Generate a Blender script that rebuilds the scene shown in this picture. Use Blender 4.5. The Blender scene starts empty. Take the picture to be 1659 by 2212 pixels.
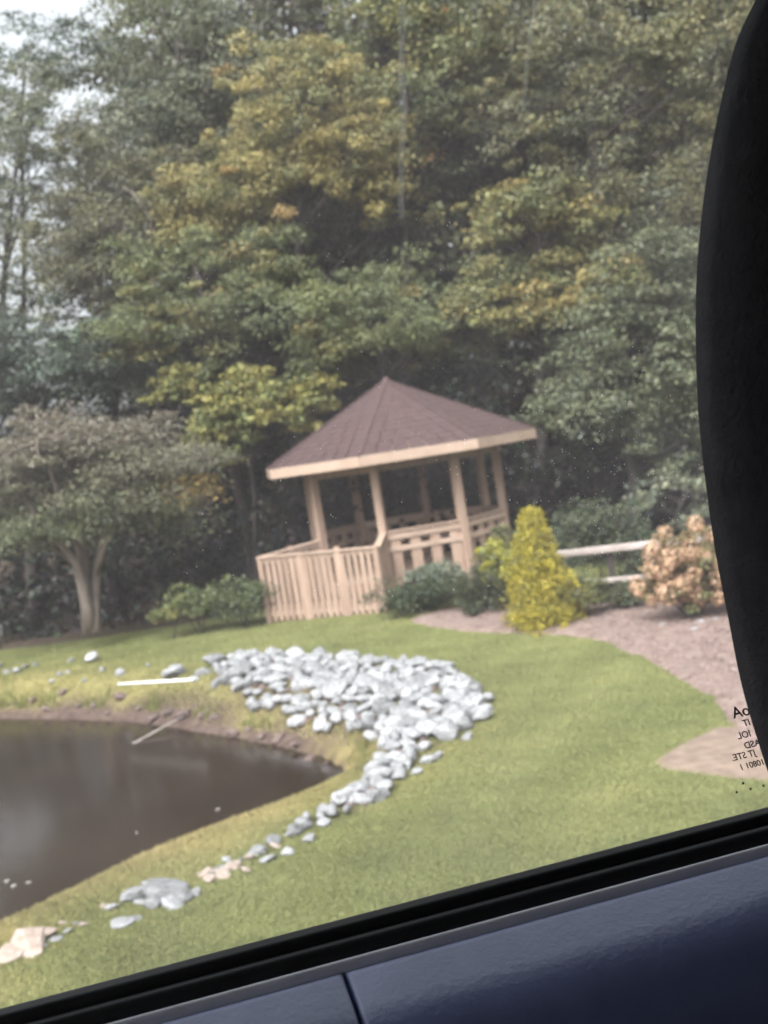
import bpy, math, random
import numpy as np
from mathutils import Vector, Matrix, geometry, noise
R_ = math.radians
rng = np.random.default_rng(7)
random.seed(7)
S = bpy.context.scene
COL = S.collection

# ------------------------------------------------------------------ camera
CAM_Z = 3.2
FPX, PW, PH = 2372.0, 1659.0, 2212.0          # focal length and frame in the units I measured the photo in
cd = bpy.data.cameras.new('camera'); cam = bpy.data.objects.new('camera', cd); COL.objects.link(cam)
cd.sensor_fit = 'VERTICAL'; cd.sensor_height = 24; cd.sensor_width = 18
cd.lens = FPX / PH * 24
cd.clip_start = 0.02; cd.clip_end = 2000
cam.location = (0, 0, CAM_Z)
PITCH, ROLL = R_(3.56), R_(8.8)
CR = Matrix.Rotation(math.pi/2 - PITCH, 3, 'X') @ Matrix.Rotation(-ROLL, 3, 'Z')
cam.rotation_euler = CR.to_euler()
cd.dof.use_dof = True; cd.dof.focus_distance = 0.8; cd.dof.aperture_fstop = 7.8
S.camera = cam

# ------------------------------------------------------------------ light
W = bpy.data.worlds.new('World'); S.world = W; W.use_nodes = True
nt = W.node_tree; nt.nodes.clear()
SUN_EL, SUN_AZ = R_(52), R_(205)              # compass azimuth the light comes from (0 = +Y, clockwise): behind the car, a little to its left
wo = nt.nodes.new('ShaderNodeOutputWorld'); bg = nt.nodes.new('ShaderNodeBackground')
sk = nt.nodes.new('ShaderNodeTexSky'); sk.sky_type = 'NISHITA'; sk.sun_disc = False
sk.sun_elevation = SUN_EL; sk.sun_rotation = SUN_AZ; sk.air_density = 1.0; sk.dust_density = 8.0; sk.ozone_density = 1.5
hs = nt.nodes.new('ShaderNodeHueSaturation'); hs.inputs['Saturation'].default_value = 0.15; hs.inputs['Value'].default_value = 1.0
nt.links.new(sk.outputs[0], hs.inputs['Color']); nt.links.new(hs.outputs[0], bg.inputs[0])
bg.inputs[1].default_value = 0.15
nt.links.new(bg.outputs[0], wo.inputs[0])
sd = bpy.data.lights.new('sun', 'SUN'); sun = bpy.data.objects.new('sun', sd); COL.objects.link(sun)
sd.energy = 0.7; sd.angle = R_(20); sd.color = (1.0, 0.95, 0.88)
sv = Vector((math.sin(SUN_AZ)*math.cos(SUN_EL), math.cos(SUN_AZ)*math.cos(SUN_EL), math.sin(SUN_EL)))
sun.rotation_euler = sv.to_track_quat('Z', 'Y').to_euler()
S.view_settings.view_transform = 'Standard'; S.view_settings.look = 'None'
S.view_settings.exposure = 1.9; S.view_settings.gamma = 1.0
try: S.view_settings.use_curve_mapping = False
except Exception: pass
S.cycles.use_denoising = True
S.cycles.max_bounces = 7; S.cycles.transparent_max_bounces = 16
S.cycles.diffuse_bounces = 4; S.cycles.glossy_bounces = 3; S.cycles.transmission_bounces = 4
S.cycles.sample_clamp_indirect = 6

# ------------------------------------------------------------------ placing helpers
def ray(px, py):
    return CR @ Vector(((px - PW/2)/FPX, -(py - PH/2)/FPX, -1.0))
def onz(px, py, z=0.0):
    d = ray(px, py); k = (z - CAM_Z)/d.z
    return Vector((d.x*k, d.y*k, z))
def at(px, py, Y):
    d = ray(px, py); k = Y/d.y
    return Vector((d.x*k, Y, CAM_Z + d.z*k))

TH = math.atan(0.252)                         # the car's line against the view
E = Vector((math.cos(TH), math.sin(TH), 0)); N = Vector((math.sin(TH), -math.cos(TH), 0))

# ------------------------------------------------------------------ materials
def mat(name):
    m = bpy.data.materials.new(name); m.use_nodes = True
    t = m.node_tree; t.nodes.clear()
    o = t.nodes.new('ShaderNodeOutputMaterial')
    return m, t, o
def nd(t, typ, **kw):
    n = t.nodes.new(typ)
    for k, v in kw.items():
        if k in n.inputs: n.inputs[k].default_value = v
        else: setattr(n, k, v)
    return n
def ramp(t, src, stops):
    r = t.nodes.new('ShaderNodeValToRGB'); e = r.color_ramp.elements
    e[0].position, e[0].color = stops[0][0], (*stops[0][1], 1)
    e[1].position, e[1].color = stops[-1][0], (*stops[-1][1], 1)
    for p, c in stops[1:-1]:
        x = e.new(p); x.color = (*c, 1)
    t.links.new(src, r.inputs[0]); return r.outputs[0]
def tex(t, scale=5, detail=4, rough=0.55, obj=True, stretch=None, dist=0.0):
    tc = t.nodes.new('ShaderNodeTexCoord'); n = nd(t, 'ShaderNodeTexNoise', Scale=scale, Detail=detail, Roughness=rough, Distortion=dist)
    src = tc.outputs['Object']
    if stretch:
        mp = t.nodes.new('ShaderNodeMapping'); mp.inputs['Scale'].default_value = stretch
        t.links.new(src, mp.inputs[0]); src = mp.outputs[0]
    t.links.new(src, n.inputs['Vector']); return n.outputs[0]
def mixc(t, f, a, b, mode='MIX'):
    m = t.nodes.new('ShaderNodeMix'); m.data_type = 'RGBA'; m.blend_type = mode
    for i, v in ((0, f), (6, a), (7, b)):
        if hasattr(v, 'links'): t.links.new(v, m.inputs[i])
        elif i == 0: m.inputs[0].default_value = v
        else: m.inputs[i].default_value = (*v, 1)
    return m.outputs[2]
def simple(name, stops, scale=5, rough=0.8, bump=0.0, bscale=40, stretch=None, spec=0.3, rand=0.0, detail=5, bdist=0.01):
    m, t, o = mat(name)
    p = nd(t, 'ShaderNodeBsdfPrincipled', Roughness=rough)
    p.inputs['Specular IOR Level'].default_value = spec
    c = ramp(t, tex(t, scale, detail, stretch=stretch), stops)
    if rand:
        oi = t.nodes.new('ShaderNodeObjectInfo')
        h = nd(t, 'ShaderNodeHueSaturation'); mr = nd(t, 'ShaderNodeMapRange')
        mr.inputs['To Min'].default_value = 1-rand; mr.inputs['To Max'].default_value = 1+rand
        t.links.new(oi.outputs['Random'], mr.inputs['Value']); t.links.new(mr.outputs[0], h.inputs['Value'])
        t.links.new(c, h.inputs['Color']); c = h.outputs[0]
    t.links.new(c, p.inputs['Base Color'])
    if bump:
        b = nd(t, 'ShaderNodeBump', Strength=bump, Distance=bdist)
        t.links.new(tex(t, bscale, 5, 0.6, stretch=stretch), b.inputs['Height']); t.links.new(b.outputs[0], p.inputs['Normal'])
    t.links.new(p.outputs[0], o.inputs[0]); return m

def leafmat(name, trans=0.3, rough=0.5, spec=0.35):
    m, t, o = mat(name)
    a = nd(t, 'ShaderNodeAttribute'); a.attribute_name = 'leaf_tint'
    p = nd(t, 'ShaderNodeBsdfPrincipled', Roughness=rough); p.inputs['Specular IOR Level'].default_value = spec
    tr = nd(t, 'ShaderNodeBsdfTranslucent'); mx = nd(t, 'ShaderNodeMixShader'); mx.inputs[0].default_value = trans
    t.links.new(a.outputs['Color'], p.inputs['Base Color']); t.links.new(a.outputs['Color'], tr.inputs['Color'])
    t.links.new(p.outputs[0], mx.inputs[1]); t.links.new(tr.outputs[0], mx.inputs[2]); t.links.new(mx.outputs[0], o.inputs[0])
    return m
M = {}
M['leaf'] = leafmat('leaf')
M['grassblade'] = leafmat('grass_blade', 0.25, 0.6, 0.2)
M['bark'] = simple('bark', [(0.3, (.018, .015, .015)), (0.7, (.055, .046, .043))], 7, .9, .6, 18, (1, 1, .2))
M['palebark'] = simple('pale_bark', [(0.3, (.085, .068, .06)), (0.7, (.19, .155, .135))], 6, .9, .5, 20, (1, 1, .25))
M['wood'] = simple('treated_pine', [(0.2, (.17, .115, .088)), (0.5, (.28, .192, .147)), (0.8, (.36, .26, .205))], 6, .65, .25, 45, (1, 1, .12), rand=.12)
M['woodh'] = simple('treated_pine_rail', [(0.25, (.28, .195, .15)), (0.75, (.40, .295, .235))], 3, .65, .2, 20, None, rand=.08)
M['greywood'] = simple('weathered_rail', [(0.3, (.22, .18, .165)), (0.75, (.38, .33, .31))], 8, .8, .3, 40, (.2, 1, 1), rand=.1)
M['rock'] = simple('pale_rock', [(0.28, (.10, .098, .10)), (0.45, (.20, .20, .208)), (0.75, (.31, .31, .318))], 5, .8, .7, 14, rand=.32, bdist=.02)
M['tanrock'] = simple('tan_rock', [(0.28, (.19, .145, .12)), (0.7, (.35, .285, .25))], 5, .85, .5, 14, rand=.1, bdist=.02)
M['bankrock'] = simple('brown_bank_rock', [(0.28, (.065, .045, .04)), (0.7, (.16, .115, .105))], 6, .9, .5, 14, rand=.25, bdist=.02)
M['mulch'] = simple('bark_mulch', [(0.3, (.155, .105, .092)), (0.5, (.21, .15, .132)), (0.72, (.26, .195, .175))], 9, .95, .9, 45, bdist=.03)
M['dirt'] = simple('tan_dirt', [(0.3, (.125, .088, .07)), (0.7, (.22, .163, .128))], 7, .95, .5, 40)
M['shingle'] = simple('brown_shingle', [(0.3, (.046, .028, .028)), (0.55, (.062, .037, .037)), (0.75, (.080, .050, .049))], 9, .9, .5, 80, rand=.05)
M['pipe'] = simple('white_plastic', [(0.3, (.6, .6, .6)), (0.7, (.7, .7, .7))], 6, .4)
M['asphalt'] = simple('asphalt', [(0.3, (.04, .04, .04)), (0.7, (.065, .065, .065))], 30, .9, .4, 200)
M['litter'] = simple('leaf_litter', [(0.3, (.035, .026, .02)), (0.7, (.085, .06, .042))], 4, .95, .8, 30, bdist=.04)
M['chip'] = simple('bark_chip', [(0.3, (.20, .12, .10)), (0.7, (.50, .38, .35))], 2, .95, rand=.4)
M['rubber'] = simple('black_rubber', [(0.3, (.008, .008, .009)), (0.7, (.013, .013, .015))], 40, .55, .15, 300, spec=.3, bdist=.001)
M['vinyl'] = simple('navy_vinyl', [(0.3, (.11, .13, .255)), (0.7, (.145, .17, .32))], 30, .33, .5, 260, spec=1.0, bdist=.0010)
M['strip'] = simple('grey_trim', [(0.3, (.50, .50, .56)), (0.7, (.58, .58, .64))], 40, .25, spec=.6)
M['pillar'] = simple('pillar_fabric', [(0.3, (.035, .033, .042)), (0.7, (.055, .052, .065))], 40, .8, .8, 260, spec=.35, bdist=.0015)
M['cabin'] = simple('cabin_lining', [(0.3, (.02, .02, .022)), (0.7, (.03, .03, .033))], 20, .9)
M['ink'] = simple('black_print', [(0.3, (.01, .01, .01)), (0.7, (.016, .016, .016))], 20, .6)

# lawn soil/turf
def lawn_material():
    m, t, o = mat('turf')
    p = nd(t, 'ShaderNodeBsdfPrincipled', Roughness=.95); p.inputs['Specular IOR Level'].default_value = .1
    big = tex(t, .33, 3, .5); mid = tex(t, 1.6, 4, .6, stretch=(1, 2.2, 1)); fine = tex(t, 22, 4, .7)
    c1 = ramp(t, big, [(0.35, (.135, .145, .060)), (0.65, (.18, .172, .074))])
    c2 = ramp(t, mid, [(0.3, (.60, .66, .60)), (0.7, (1.05, 1.02, 1.0))])
    c = mixc(t, .6, c1, c2, 'MULTIPLY')
    c3 = ramp(t, fine, [(0.3, (.62, .62, .55)), (0.7, (1.1, 1.1, 1.05))])
    c = mixc(t, .6, c, c3, 'MULTIPLY')
    a = nd(t, 'ShaderNodeAttribute'); a.attribute_name = 'bank'        # dry yellow turf and bare red-brown earth near the water
    sp = nd(t, 'ShaderNodeSeparateColor'); t.links.new(a.outputs['Color'], sp.inputs[0])
    c = mixc(t, sp.outputs[0], c, (.24, .19, .082))
    mud = ramp(t, tex(t, 7, 4, .6), [(0.3, (.05, .034, .028)), (0.7, (.11, .078, .065))])
    c = mixc(t, sp.outputs[1], c, mud)
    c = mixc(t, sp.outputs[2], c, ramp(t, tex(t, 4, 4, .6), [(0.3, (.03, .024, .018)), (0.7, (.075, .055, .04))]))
    t.links.new(c, p.inputs['Base Color'])
    b = nd(t, 'ShaderNodeBump', Strength=.7, Distance=.03); t.links.new(tex(t, 30, 5, .7), b.inputs['Height']); t.links.new(b.outputs[0], p.inputs['Normal'])
    t.links.new(p.outputs[0], o.inputs[0]); return m
M['turf'] = lawn_material()

def water_material():
    m, t, o = mat('pond_water')
    p = nd(t, 'ShaderNodeBsdfPrincipled', Roughness=.13, IOR=1.33)
    t.links.new(ramp(t, tex(t, .6, 4), [(0.3, (.016, .0105, .007)), (0.7, (.024, .016, .011))]), p.inputs['Base Color'])
    b = nd(t, 'ShaderNodeBump', Strength=.10, Distance=.02)
    t.links.new(tex(t, 5, 3, .5, stretch=(1, 2, 1)), b.inputs['Height']); t.links.new(b.outputs[0], p.inputs['Normal'])
    t.links.new(p.outputs[0], o.inputs[0]); return m
M['water'] = water_material()

def glass_material(name, film):
    m, t, o = mat(name)
    tr = nd(t, 'ShaderNodeBsdfTransparent', Color=(.93, .95, .95, 1)); gl = nd(t, 'ShaderNodeBsdfGlossy', Roughness=.02)
    gl.inputs['Color'].default_value = (1, 1, 1, 1)
    lw = nd(t, 'ShaderNodeLayerWeight', Blend=.5); mx = nd(t, 'ShaderNodeMixShader')
    pw = nd(t, 'ShaderNodeMath', operation='POWER'); pw.inputs[1].default_value = 5; t.links.new(lw.outputs['Facing'], pw.inputs[0])
    ma = nd(t, 'ShaderNodeMath', operation='MULTIPLY_ADD'); ma.inputs[1].default_value = .8; ma.inputs[2].default_value = .025; t.links.new(pw.outputs[0], ma.inputs[0])
    t.links.new(ma.outputs[0], mx.inputs[0]); t.links.new(tr.outputs[0], mx.inputs[1]); t.links.new(gl.outputs[0], mx.inputs[2])
    out = mx.outputs[0]
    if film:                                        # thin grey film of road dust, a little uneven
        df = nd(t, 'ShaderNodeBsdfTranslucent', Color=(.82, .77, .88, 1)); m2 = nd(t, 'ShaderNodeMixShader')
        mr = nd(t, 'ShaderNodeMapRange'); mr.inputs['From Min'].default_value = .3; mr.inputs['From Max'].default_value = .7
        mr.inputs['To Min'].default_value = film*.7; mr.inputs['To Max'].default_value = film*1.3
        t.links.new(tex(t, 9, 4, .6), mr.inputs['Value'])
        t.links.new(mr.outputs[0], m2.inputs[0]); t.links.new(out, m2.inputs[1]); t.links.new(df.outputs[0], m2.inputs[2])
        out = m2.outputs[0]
    t.links.new(out, o.inputs[0]); return m
M['glass'] = glass_material('car_glass', 0)
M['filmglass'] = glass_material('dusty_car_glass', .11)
m_, t_, o_ = mat('light_blocking_glass'); q_ = nd(t_, 'ShaderNodeBsdfTransparent', Color=(.12, .13, .13, 1)); t_.links.new(q_.outputs[0], o_.inputs[0]); M['tint'] = m_  # dark tint added to the unseen far window to block light on the door
def streak_material(name, k):
    m, t, o = mat(name)
    tr = nd(t, 'ShaderNodeBsdfTransparent'); df = nd(t, 'ShaderNodeBsdfTranslucent', Color=(.85, .87, .92, 1)); mx = nd(t, 'ShaderNodeMixShader')
    mx.inputs[0].default_value = k
    t.links.new(tr.outputs[0], mx.inputs[1]); t.links.new(df.outputs[0], mx.inputs[2]); t.links.new(mx.outputs[0], o.inputs[0]); return m
M['streak'] = streak_material('dried_water_streak', .13)
M['spot'] = streak_material('dried_water_spot', .55)

# ------------------------------------------------------------------ mesh helpers
def mesh_obj(name, v, f, m, parent=None, smooth=False, tint=None, loc=None):
    me = bpy.data.meshes.new(name)
    if isinstance(v, np.ndarray) and isinstance(f, np.ndarray):
        nv, nf, k = len(v), len(f), f.shape[1]
        me.vertices.add(nv); me.vertices.foreach_set('co', v.astype(np.float32).ravel())
        me.loops.add(nf*k); me.loops.foreach_set('vertex_index', f.astype(np.int32).ravel())
        me.polygons.add(nf); me.polygons.foreach_set('loop_start', np.arange(0, nf*k, k, dtype=np.int32))
        if smooth: me.polygons.foreach_set('use_smooth', np.ones(nf, dtype=bool))
        me.update(calc_edges=True)
    else:
        me.from_pydata([tuple(x) for x in v], [], [tuple(x) for x in f])
        if smooth:
            for p in me.polygons: p.use_smooth = True
        me.update()
    if tint is not None:
        a = me.color_attributes.new(tint[0], 'FLOAT_COLOR', 'POINT')
        c = np.ones((len(me.vertices), 4), dtype=np.float32); c[:, :3] = tint[1]
        a.data.foreach_set('color', c.ravel())
    me.materials.append(m)
    o = bpy.data.objects.new(name, me); COL.objects.link(o)
    if loc is not None: o.location = loc
    if parent is not None: o.parent = parent
    return o
def empty(name, loc=(0, 0, 0), rz=0):
    o = bpy.data.objects.new(name, None); COL.objects.link(o); o.location = loc; o.rotation_euler = (0, 0, rz)
    o.empty_display_size = .2; return o
def tag(o, label=None, cat=None, group=None, kind=None):
    if label: o['label'] = label
    if cat: o['category'] = cat
    if group: o['group'] = group
    if kind: o['kind'] = kind
    return o
class MB:
    """collects shapes for one mesh"""
    def __init__(s): s.v = []; s.f = []
    def add(s, v, f):
        b = len(s.v); s.v += [tuple(x) for x in v]; s.f += [tuple(i+b for i in q) for q in f]
    def beam(s, a, b, w, h, up=Vector((0, 0, 1)), bev=0.006):
        """a bar from a to b with chamfered edges; w across, h along up"""
        a, b = Vector(a), Vector(b); d = (b-a).normalized()
        sx = d.cross(up)
        if sx.length < 1e-4: sx = d.cross(Vector((0, 1, 0)))
        sx.normalize(); uy = sx.cross(d).normalized()
        hw, hh = w/2, h/2; c = min(bev, hw*.4, hh*.4)
        pr = [(-hw+c, -hh), (hw-c, -hh), (hw, -hh+c), (hw, hh-c), (hw-c, hh), (-hw+c, hh), (-hw, hh-c), (-hw, -hh+c)]
        v = [a + sx*x + uy*y for x, y in pr] + [b + sx*x + uy*y for x, y in pr]
        f = [(i, i+8, (i+1) % 8+8, (i+1) % 8) for i in range(8)] + [tuple(range(8)), tuple(range(15, 7, -1))]
        s.add(v, f)
    def tube(s, pts, rad, n=7):
        pts = [Vector(p) for p in pts]; v = []; f = []
        for i, p in enumerate(pts):
            d = (pts[min(i+1, len(pts)-1)] - pts[max(i-1, 0)]).normalized()
            x = d.cross(Vector((.13, 1, .07))).normalized(); y = d.cross(x)
            for k in range(n):
                a = 2*math.pi*k/n; v.append(p + (x*math.cos(a) + y*math.sin(a))*rad[i])
        for i in range(len(pts)-1):
            for k in range(n): f.append((i*n+k, i*n+(k+1) % n, (i+1)*n+(k+1) % n, (i+1)*n+k))
        f += [tuple(range(n-1, -1, -1)), tuple(range((len(pts)-1)*n, len(pts)*n))]
        s.add(v, f)
    def build(s, name, m, parent=None, smooth=False, loc=None): return mesh_obj(name, s.v, s.f, m, parent, smooth, loc=loc)

# ------------------------------------------------------------------ terrain
WZ = -0.5
pond_px = [(748, 1664), (708, 1636), (600, 1612), (500, 1594), (400, 1576), (300, 1561), (150, 1553), (0, 1553), (-300, 1575), (-800, 1640)]
near_px = [(-500, 2290), (-250, 2180), (0, 2058), (120, 1998), (250, 1935), (400, 1870), (500, 1828), (600, 1784), (668, 1750), (722, 1720), (752, 1692)]
POND = np.array([onz(x, y, WZ)[:2] for x, y in pond_px + near_px])
def poly_sd(P, x, y):
    """signed distance to polygon, negative inside"""
    x = np.asarray(x, float); y = np.asarray(y, float)
    d = np.full(x.shape, 1e9); ins = np.zeros(x.shape, bool)
    n = len(P)
    for i in range(n):
        ax, ay = P[i]; bx, by = P[(i+1) % n]
        ex, ey = bx-ax, by-ay; L = ex*ex+ey*ey + 1e-12
        k = np.clip(((x-ax)*ex + (y-ay)*ey)/L, 0, 1)
        d = np.minimum(d, np.hypot(x-ax-k*ex, y-ay-k*ey))
        c = ((ay > y) != (by > y)) & (x < (bx-ax)*(y-ay)/(by-ay+1e-12) + ax)
        ins ^= c
    return np.where(ins, -d, d)
def sstep(a, b, x):
    k = np.clip((x-a)/(b-a), 0, 1); return k*k*(3-2*k)
GC = at(873, 1080, 22.5); GX, GY = GC.x, 22.5        # gazebo centre
def H(x, y):
    x = np.asarray(x, float); y = np.asarray(y, float)
    s = poly_sd(POND, x, y)
    wob = .10*np.sin(x*1.7+y*.6)*np.sin(y*1.3-x*.4)
    far = sstep(13.0, 15.0, y)
    wdt = .75 + .35*far
    z = np.where(s > 0, WZ + (0-WZ)*sstep(-.15, wdt, s + wob*.6)*1.0, WZ - .02 + .5*np.clip(s, -1.2, 0))
    z = np.where((s > 0) & (z < WZ), WZ+.01, z)
    z = z + .20*np.exp(-(((x-GX+.5)/4.5)**2 + ((y-GY+1)/3.2)**2)) * (s > 0)
    z = z + (s > .8)*.02*np.sin(x*.9+1)*np.sin(y*.7)
    v = -x*math.sin(TH) + y*math.cos(TH)
    z = z + 1.75*(1 - sstep(2.3, 6.3, v))
    z = z + 2.5*sstep(26, 60, y) + 1.2*sstep(60, 160, y)
    return z
def h1(x, y): return float(H(np.array([x]), np.array([y]))[0])

band_px = [(455, 1432), (560, 1418), (700, 1424), (860, 1428), (960, 1442), (1010, 1470), (1060, 1508), (1035, 1570), (960, 1610), (895, 1640), (868, 1690), (835, 1725), (770, 1755),
           (650, 1788), (645, 1770), (735, 1732), (805, 1692), (822, 1640), (830, 1600), (825, 1568), (740, 1540), (620, 1512), (530, 1490), (470, 1460)]
BAND = np.array([onz(x, y, .02)[:2] for x, y in band_px])
xs = np.unique(np.concatenate([np.arange(-14, 10, .14), np.linspace(-160, -14, 40), np.linspace(10, 160, 40)]))
ys = np.unique(np.concatenate([np.arange(3, 24, .14), np.linspace(-60, 3, 30), np.linspace(24, 60, 60), np.linspace(60, 400, 30)]))
X, Y = np.meshgrid(xs, ys); Z = H(X, Y)
vv = np.stack([X.ravel(), Y.ravel(), Z.ravel()], 1)
nx, ny = len(xs), len(ys)
ii, jj = np.meshgrid(np.arange(nx-1), np.arange(ny-1)); b0 = (jj*nx+ii).ravel()
ff = np.stack([b0, b0+1, b0+nx+1, b0+nx], 1)
s_ = poly_sd(POND, vv[:, 0], vv[:, 1])
nz = np.array([noise.noise(Vector((a*1.1, b*1.1, 0))) for a, b in vv[:, :2]]) if len(vv) < 90000 else np.zeros(len(vv))
dry = np.clip((1-sstep(.3, 3.0, s_))*(.85+.5*nz), 0, 1)
farbank = sstep(12.6, 14.0, vv[:, 1])
mud = np.clip((1-sstep(.20, .60, s_ + .45*nz))*(.10+.9*farbank), 0, 1)
mud = np.where(s_ < 0, 1, mud); mud = np.maximum(mud, .9*sstep(.12, -.1, poly_sd(BAND, vv[:, 0], vv[:, 1]) + .12*nz))
edge = 22.6 + 0*vv[:, 0]
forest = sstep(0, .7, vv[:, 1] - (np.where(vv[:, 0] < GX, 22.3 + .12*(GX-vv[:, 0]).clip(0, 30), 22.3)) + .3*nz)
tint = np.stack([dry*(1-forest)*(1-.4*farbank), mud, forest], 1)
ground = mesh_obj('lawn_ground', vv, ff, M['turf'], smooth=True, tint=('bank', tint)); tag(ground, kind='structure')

# water
wx = np.linspace(-45, 2.5, 30); wy = np.linspace(5, 19, 20)
wv = [(a, b, WZ) for b in wy for a in wx]; wf = [(j*30+i, j*30+i+1, (j+1)*30+i+1, (j+1)*30+i) for j in range(19) for i in range(29)]
# only where the basin is: clip to the pond outline grown a little
keep = [q for q in wf if min(poly_sd(POND, np.array([wv[i][0] for i in q]), np.array([wv[i][1] for i in q]))) < .9]
water = mesh_obj('pond_water', wv, keep, M['water']); tag(water, kind='structure')

def sheet(name, P, m, off=.03, step=.22, skirt=.08, kind='structure'):
    P = [Vector((p[0], p[1])) for p in P]
    # smooth the outline
    out = []
    n = len(P)
    for i in range(n):
        p0, p1, p2, p3 = P[i-1], P[i], P[(i+1) % n], P[(i+2) % n]
        k = max(2, int((p2-p1).length/step)); k = min(k, 60)
        for j in range(k):
            t = j/k; out.append(.5*((2*p1) + (p2-p0)*t + (2*p0-5*p1+4*p2-p3)*t*t + (3*p1-p0-3*p2+p3)*t*t*t))
    A = np.array([(p.x, p.y) for p in out])
    x0, y0 = A.min(0); x1, y1 = A.max(0)
    gx, gy = np.meshgrid(np.arange(x0, x1, step), np.arange(y0, y1, step)); gx = gx.ravel() + rng.uniform(-.03, .03, gx.size); gy = gy.ravel()
    k = poly_sd(A, gx, gy) < -step*.5
    pts = [Vector(p) for p in A] + [Vector((a, b)) for a, b in zip(gx[k], gy[k])]
    nb = len(A)
    r = geometry.delaunay_2d_cdt(pts, [(i, (i+1) % nb) for i in range(nb)], [], 0, 1e-5)
    vs = np.array([(v.x, v.y) for v in r[0]]); tri = np.array([list(f) for f in r[2]])
    c = vs[tri].mean(1); tri = tri[poly_sd(A, c[:, 0], c[:, 1]) < 0]
    z = H(vs[:, 0], vs[:, 1]) + off
    sd_ = poly_sd(A, vs[:, 0], vs[:, 1])
    z = np.where(sd_ > -1e-3, z - skirt, z)
    return tag(mesh_obj(name, np.column_stack([vs, z]), tri, m, smooth=True), kind=kind), A

bed_px = [(880, 1346), (960, 1324), (1090, 1305), (1300, 1296), (1560, 1285), (1800, 1270), (2100, 1260), (2100, 1420), (1900, 1620), (1720, 1640),
          (1590, 1600), (1556, 1545), (1528, 1494), (1430, 1441), (1340, 1398), (1250, 1369), (1120, 1361), (980, 1358)]
mulch, MULCH = sheet('mulch_bed', [onz(x, y, .08) for x, y in bed_px], M['mulch'], .05)
dirt_px = [(1552, 1530), (1610, 1560), (1740, 1600), (1950, 1500), (2100, 1600), (2000, 1700), (1700, 1698), (1520, 1682), (1400, 1658), (1410, 1630), (1480, 1592), (1528, 1566)]
dirt, DIRT = sheet('dirt_path', [onz(x, y, .0) for x, y in dirt_px], M['dirt'], .02, skirt=.04)

# road under the car
def CWp(s, u, z):                                   # car frame: s along the door, u from the glass towards the camera
    F = Vector((0, 0, 0)) - N*.625
    p = F + E*s + N*u; return Vector((p.x, p.y, z))
rv = [CWp(-60, -1.3, 1.79), CWp(60, -1.3, 1.79), CWp(60, 5.5, 1.79), CWp(-60, 5.5, 1.79)]
tag(mesh_obj('road', rv + [p - Vector((0, 0, .3)) for p in rv], [(0, 1, 2, 3), (4, 7, 6, 5), (0, 4, 5, 1), (1, 5, 6, 2), (2, 6, 7, 3), (3, 7, 4, 0)], M['asphalt']), kind='structure')

# ------------------------------------------------------------------ leaves
def leaf_arrays(C, Nrm, size, col, jit=.22, aspect=1.7, flat=.35):
    """diamond leaves: C centres, Nrm preferred normals"""
    n = len(C)
    nr = Nrm*flat + rng.normal(0, 1, (n, 3))*.45; nr /= np.linalg.norm(nr, axis=1)[:, None] + 1e-9
    r = rng.normal(0, 1, (n, 3)); a = np.cross(nr, r); a /= np.linalg.norm(a, axis=1)[:, None] + 1e-9
    b = np.cross(nr, a)
    L = (size*rng.uniform(.6, 1.35, n))[:, None]; Wd = L/aspect
    v = np.stack([C - a*L*.5, C + b*Wd*.5 - a*L*.05 + nr*L*.06, C + a*L*.5, C - b*Wd*.5 - a*L*.05 + nr*L*.06], 1).reshape(-1, 3)
    f = np.arange(n*4).reshape(-1, 4)
    c = col*(1 + rng.normal(0, jit, n))[:, None].clip(.45, 1.7); c = c + rng.normal(0, .006, c.shape); c = c.clip(.006, .9)
    return v, f, np.repeat(c, 4, 0)
def clump_leaves(cl, per, size, pal, rad, flatz=.6, jit=.22, colfun=None, flat=.35, aspect=1.7, stretch=.9, droop=.35):
    """cl: (n,3) clump centres; pal: list of (weight, rgb)"""
    n = len(cl); w = np.array([p[0] for p in pal], float); w /= w.sum(); cols = np.array([p[1] for p in pal])
    ci = cols[rng.choice(len(pal), n, p=w)]
    ci = ci*rng.uniform(.8, 1.2, (n, 1))
    if colfun is not None: ci = colfun(cl, ci)
    R = rad*rng.uniform(.45, 1.5, n)
    d = rng.normal(0, 1, (n*per, 3)); d /= np.linalg.norm(d, axis=1)[:, None]
    rr = rng.uniform(.1, 1, n*per)**.6
    rep = np.repeat(np.arange(n), per)
    off = d*rr[:, None]*R[rep][:, None]; off[:, 2] *= flatz
    az = rng.uniform(0, 2*np.pi, n)[rep]; st = (off[:, 0]*np.cos(az) + off[:, 1]*np.sin(az))*stretch      # boughs: longer one way, drooping at the ends
    off[:, 0] += st*np.cos(az); off[:, 1] += st*np.sin(az); off[:, 2] -= droop*(st/(rad+1e-6))**2*rad
    nm = d.copy(); nm[:, 2] = np.abs(nm[:, 2])+.4
    C = cl[rep] + off
    return leaf_arrays(C, nm, size, ci[rep], jit, aspect, flat)

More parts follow.
